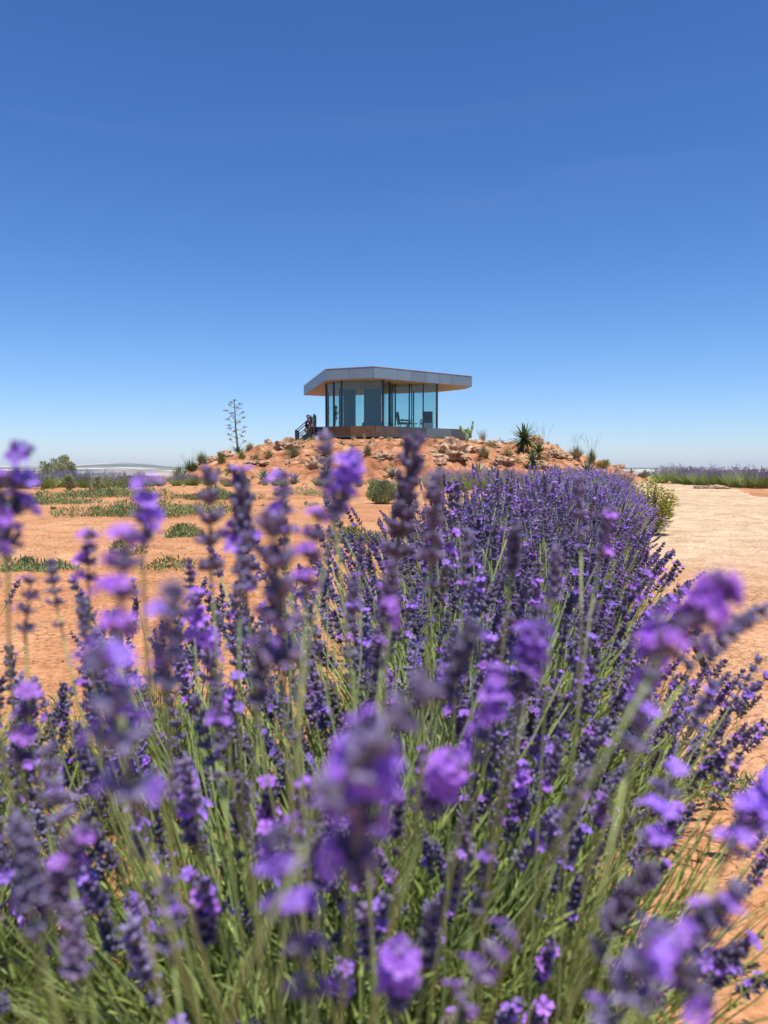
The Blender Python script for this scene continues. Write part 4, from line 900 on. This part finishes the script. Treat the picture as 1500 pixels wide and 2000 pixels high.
# weed mats on the soil, left of the row
def weeds(u, v, wpx, hpx, label, seed, n=1500, m=None, leaf=.035):
    rg = random.Random(seed); p = ghit(u, v); s = p.y / F; w_ = wpx * s / 2; d_ = min(w_ * .8, 2.2); h_ = hpx * s * .8; r0 = empty('weed_patch', p); lf = MB()
    for i in range(n):
        q = rg.uniform(0, 6.28); r = rg.random() ** .75; k1 = .95 + .5 * vnoise(q * 1.3 + seed, seed); x_ = math.cos(q) * r * w_ * k1 * 1.15; y_ = math.sin(q) * r * d_ * k1 * 1.2
        if vnoise(p.x + x_ * 2.6 + 50, p.y + y_ * 2.6) + .35 * vnoise(x_ * 9, y_ * 9) < -.22 + .3 * (r - .6): continue
        z_ = H(p.x + x_, p.y + y_) - p.z + rg.random() ** 1.3 * h_ * (1 - r * .6) * (1.15 + 1.6 * vnoise(p.x * 3 + x_ * 1.9, p.y + y_ * 1.9))
        lf.blade((x_, y_, z_), (rg.uniform(-1, 1), rg.uniform(-1, 1), rg.uniform(.2, 1.4)), (rg.uniform(-1, 1), rg.uniform(-1, 1), 0), leaf * .75 * rg.uniform(.8, 2.2), leaf * .3, 0, seg=2)
    o_ = lf.build('leaves', m or M_bushdark, r0); o_['kind'] = 'stuff'; tag(r0, label, 'weeds', 'low green weeds on the bare soil')
weeds(300, 1006, 330, 34, 'widest green weed patch across the bare soil at the left', 1, 5200, leaf=.05)
weeds(350, 1048, 90, 34, 'compact green weed clump in front of the widest patch', 2, 1800)
weeds(80, 985, 190, 22, 'green weed patch in front of the left lavender', 3, 2600, leaf=.06)
weeds(215, 970, 190, 26, 'green weed patch below the far hills', 4, 3400, leaf=.07)
weeds(50, 1112, 190, 30, 'weed patch at the left edge of the picture', 5, 1800)
weeds(230, 1080, 90, 36, 'loose pale weeds behind the blurred left flower heads', 6, 900, M_tuft)
weeds(690, 1060, 120, 50, 'bright green weeds left of the lavender row', 7, 2200, M_tuftg)
weeds(420, 975, 160, 22, 'weeds along the foot of the mound at the left', 8, 3000, leaf=.07)
weeds(600, 968, 130, 14, 'thin weeds in front of the mound', 9, 1500, M_tuft, .06)
weeds(330, 1110, 120, 16, 'sparse tiny weeds on the bare soil', 10, 260)
weeds(1410, 1550, 190, 40, 'small leafy weed by the track at the lower right', 11, 300, M_bushdark, .022)
weeds(30, 1590, 150, 60, 'dry yellowish weeds at the lower left edge', 12, 420, M_tuft, .022)

# ------------------------------------------------------------------ distant lavender rows
G2, G3, G4 = 'lavender bushes beyond the track', 'faded lavender bushes along the foot of the mound', 'lavender bushes at the far left'
n2 = 15
for i in range(n2):
    t = i / (n2 - 1); x_ = 14.6 + 2.2 * t; y_ = 40.5 - 12.5 * t; s_ = rnd.uniform(1.3, 1.5) * (1 - .05 * t)
    where = 'at its end beside the mound' if i == 0 else 'last before the edge of the picture' if i == n2 - 3 else '%s from the mound end' % ordn[i - 1]
    tag(far_bush(x_, y_, s_, i, i % 3 == 0), 'large lavender bush right of the track, %s' % where, 'lavender', G2)
    if i % 1 == 0:
        tag(far_bush(x_ + 1.4, y_ + .6, s_, i + 4, True), 'lavender bush right of the track, rear line, %s' % where, 'lavender', G2)
for i in range(17):
    t = i / 16; x_ = 1.7 + 7.2 * t; y_ = 25.5 + 3.5 * t + (2.6 if i % 2 else 0)
    tag(far_bush(x_, y_, 1.18, i + 2), 'lavender bush in the band before the mound, %s from its left end' % (['first'] + ordn)[i], 'lavender', 'lavender bushes in the band before the mound')
for i in range(29):
    t = i / 28; x_ = -10.8 + 18 * t; y_ = 34.5 + 1.6 * math.sin(i * 1.7) + 2 * abs(t - .6)
    if i in (3, 11): continue
    tag(far_bush(x_, y_, rnd.uniform(.5, .85), i + 1, True), 'faded lavender bush at the mound foot, %s from the left' % (['first'] + ordn)[i], 'lavender', G3)
for i in range(28):
    t = i / 27; x_ = -17.8 + 9.6 * t; y_ = 31.5 + (1.3 if i % 2 else 0) + .4 * math.sin(i * 2.2) + 3 * t
    if i in (22,): continue
    tag(far_bush(x_, y_, rnd.uniform(1.0, 1.25) * (1 if t < .75 else .8), i, i % 2 == 0), 'lavender bush in the far left band, %s from the left edge' % (['first'] + ordn)[i], 'lavender', G4)
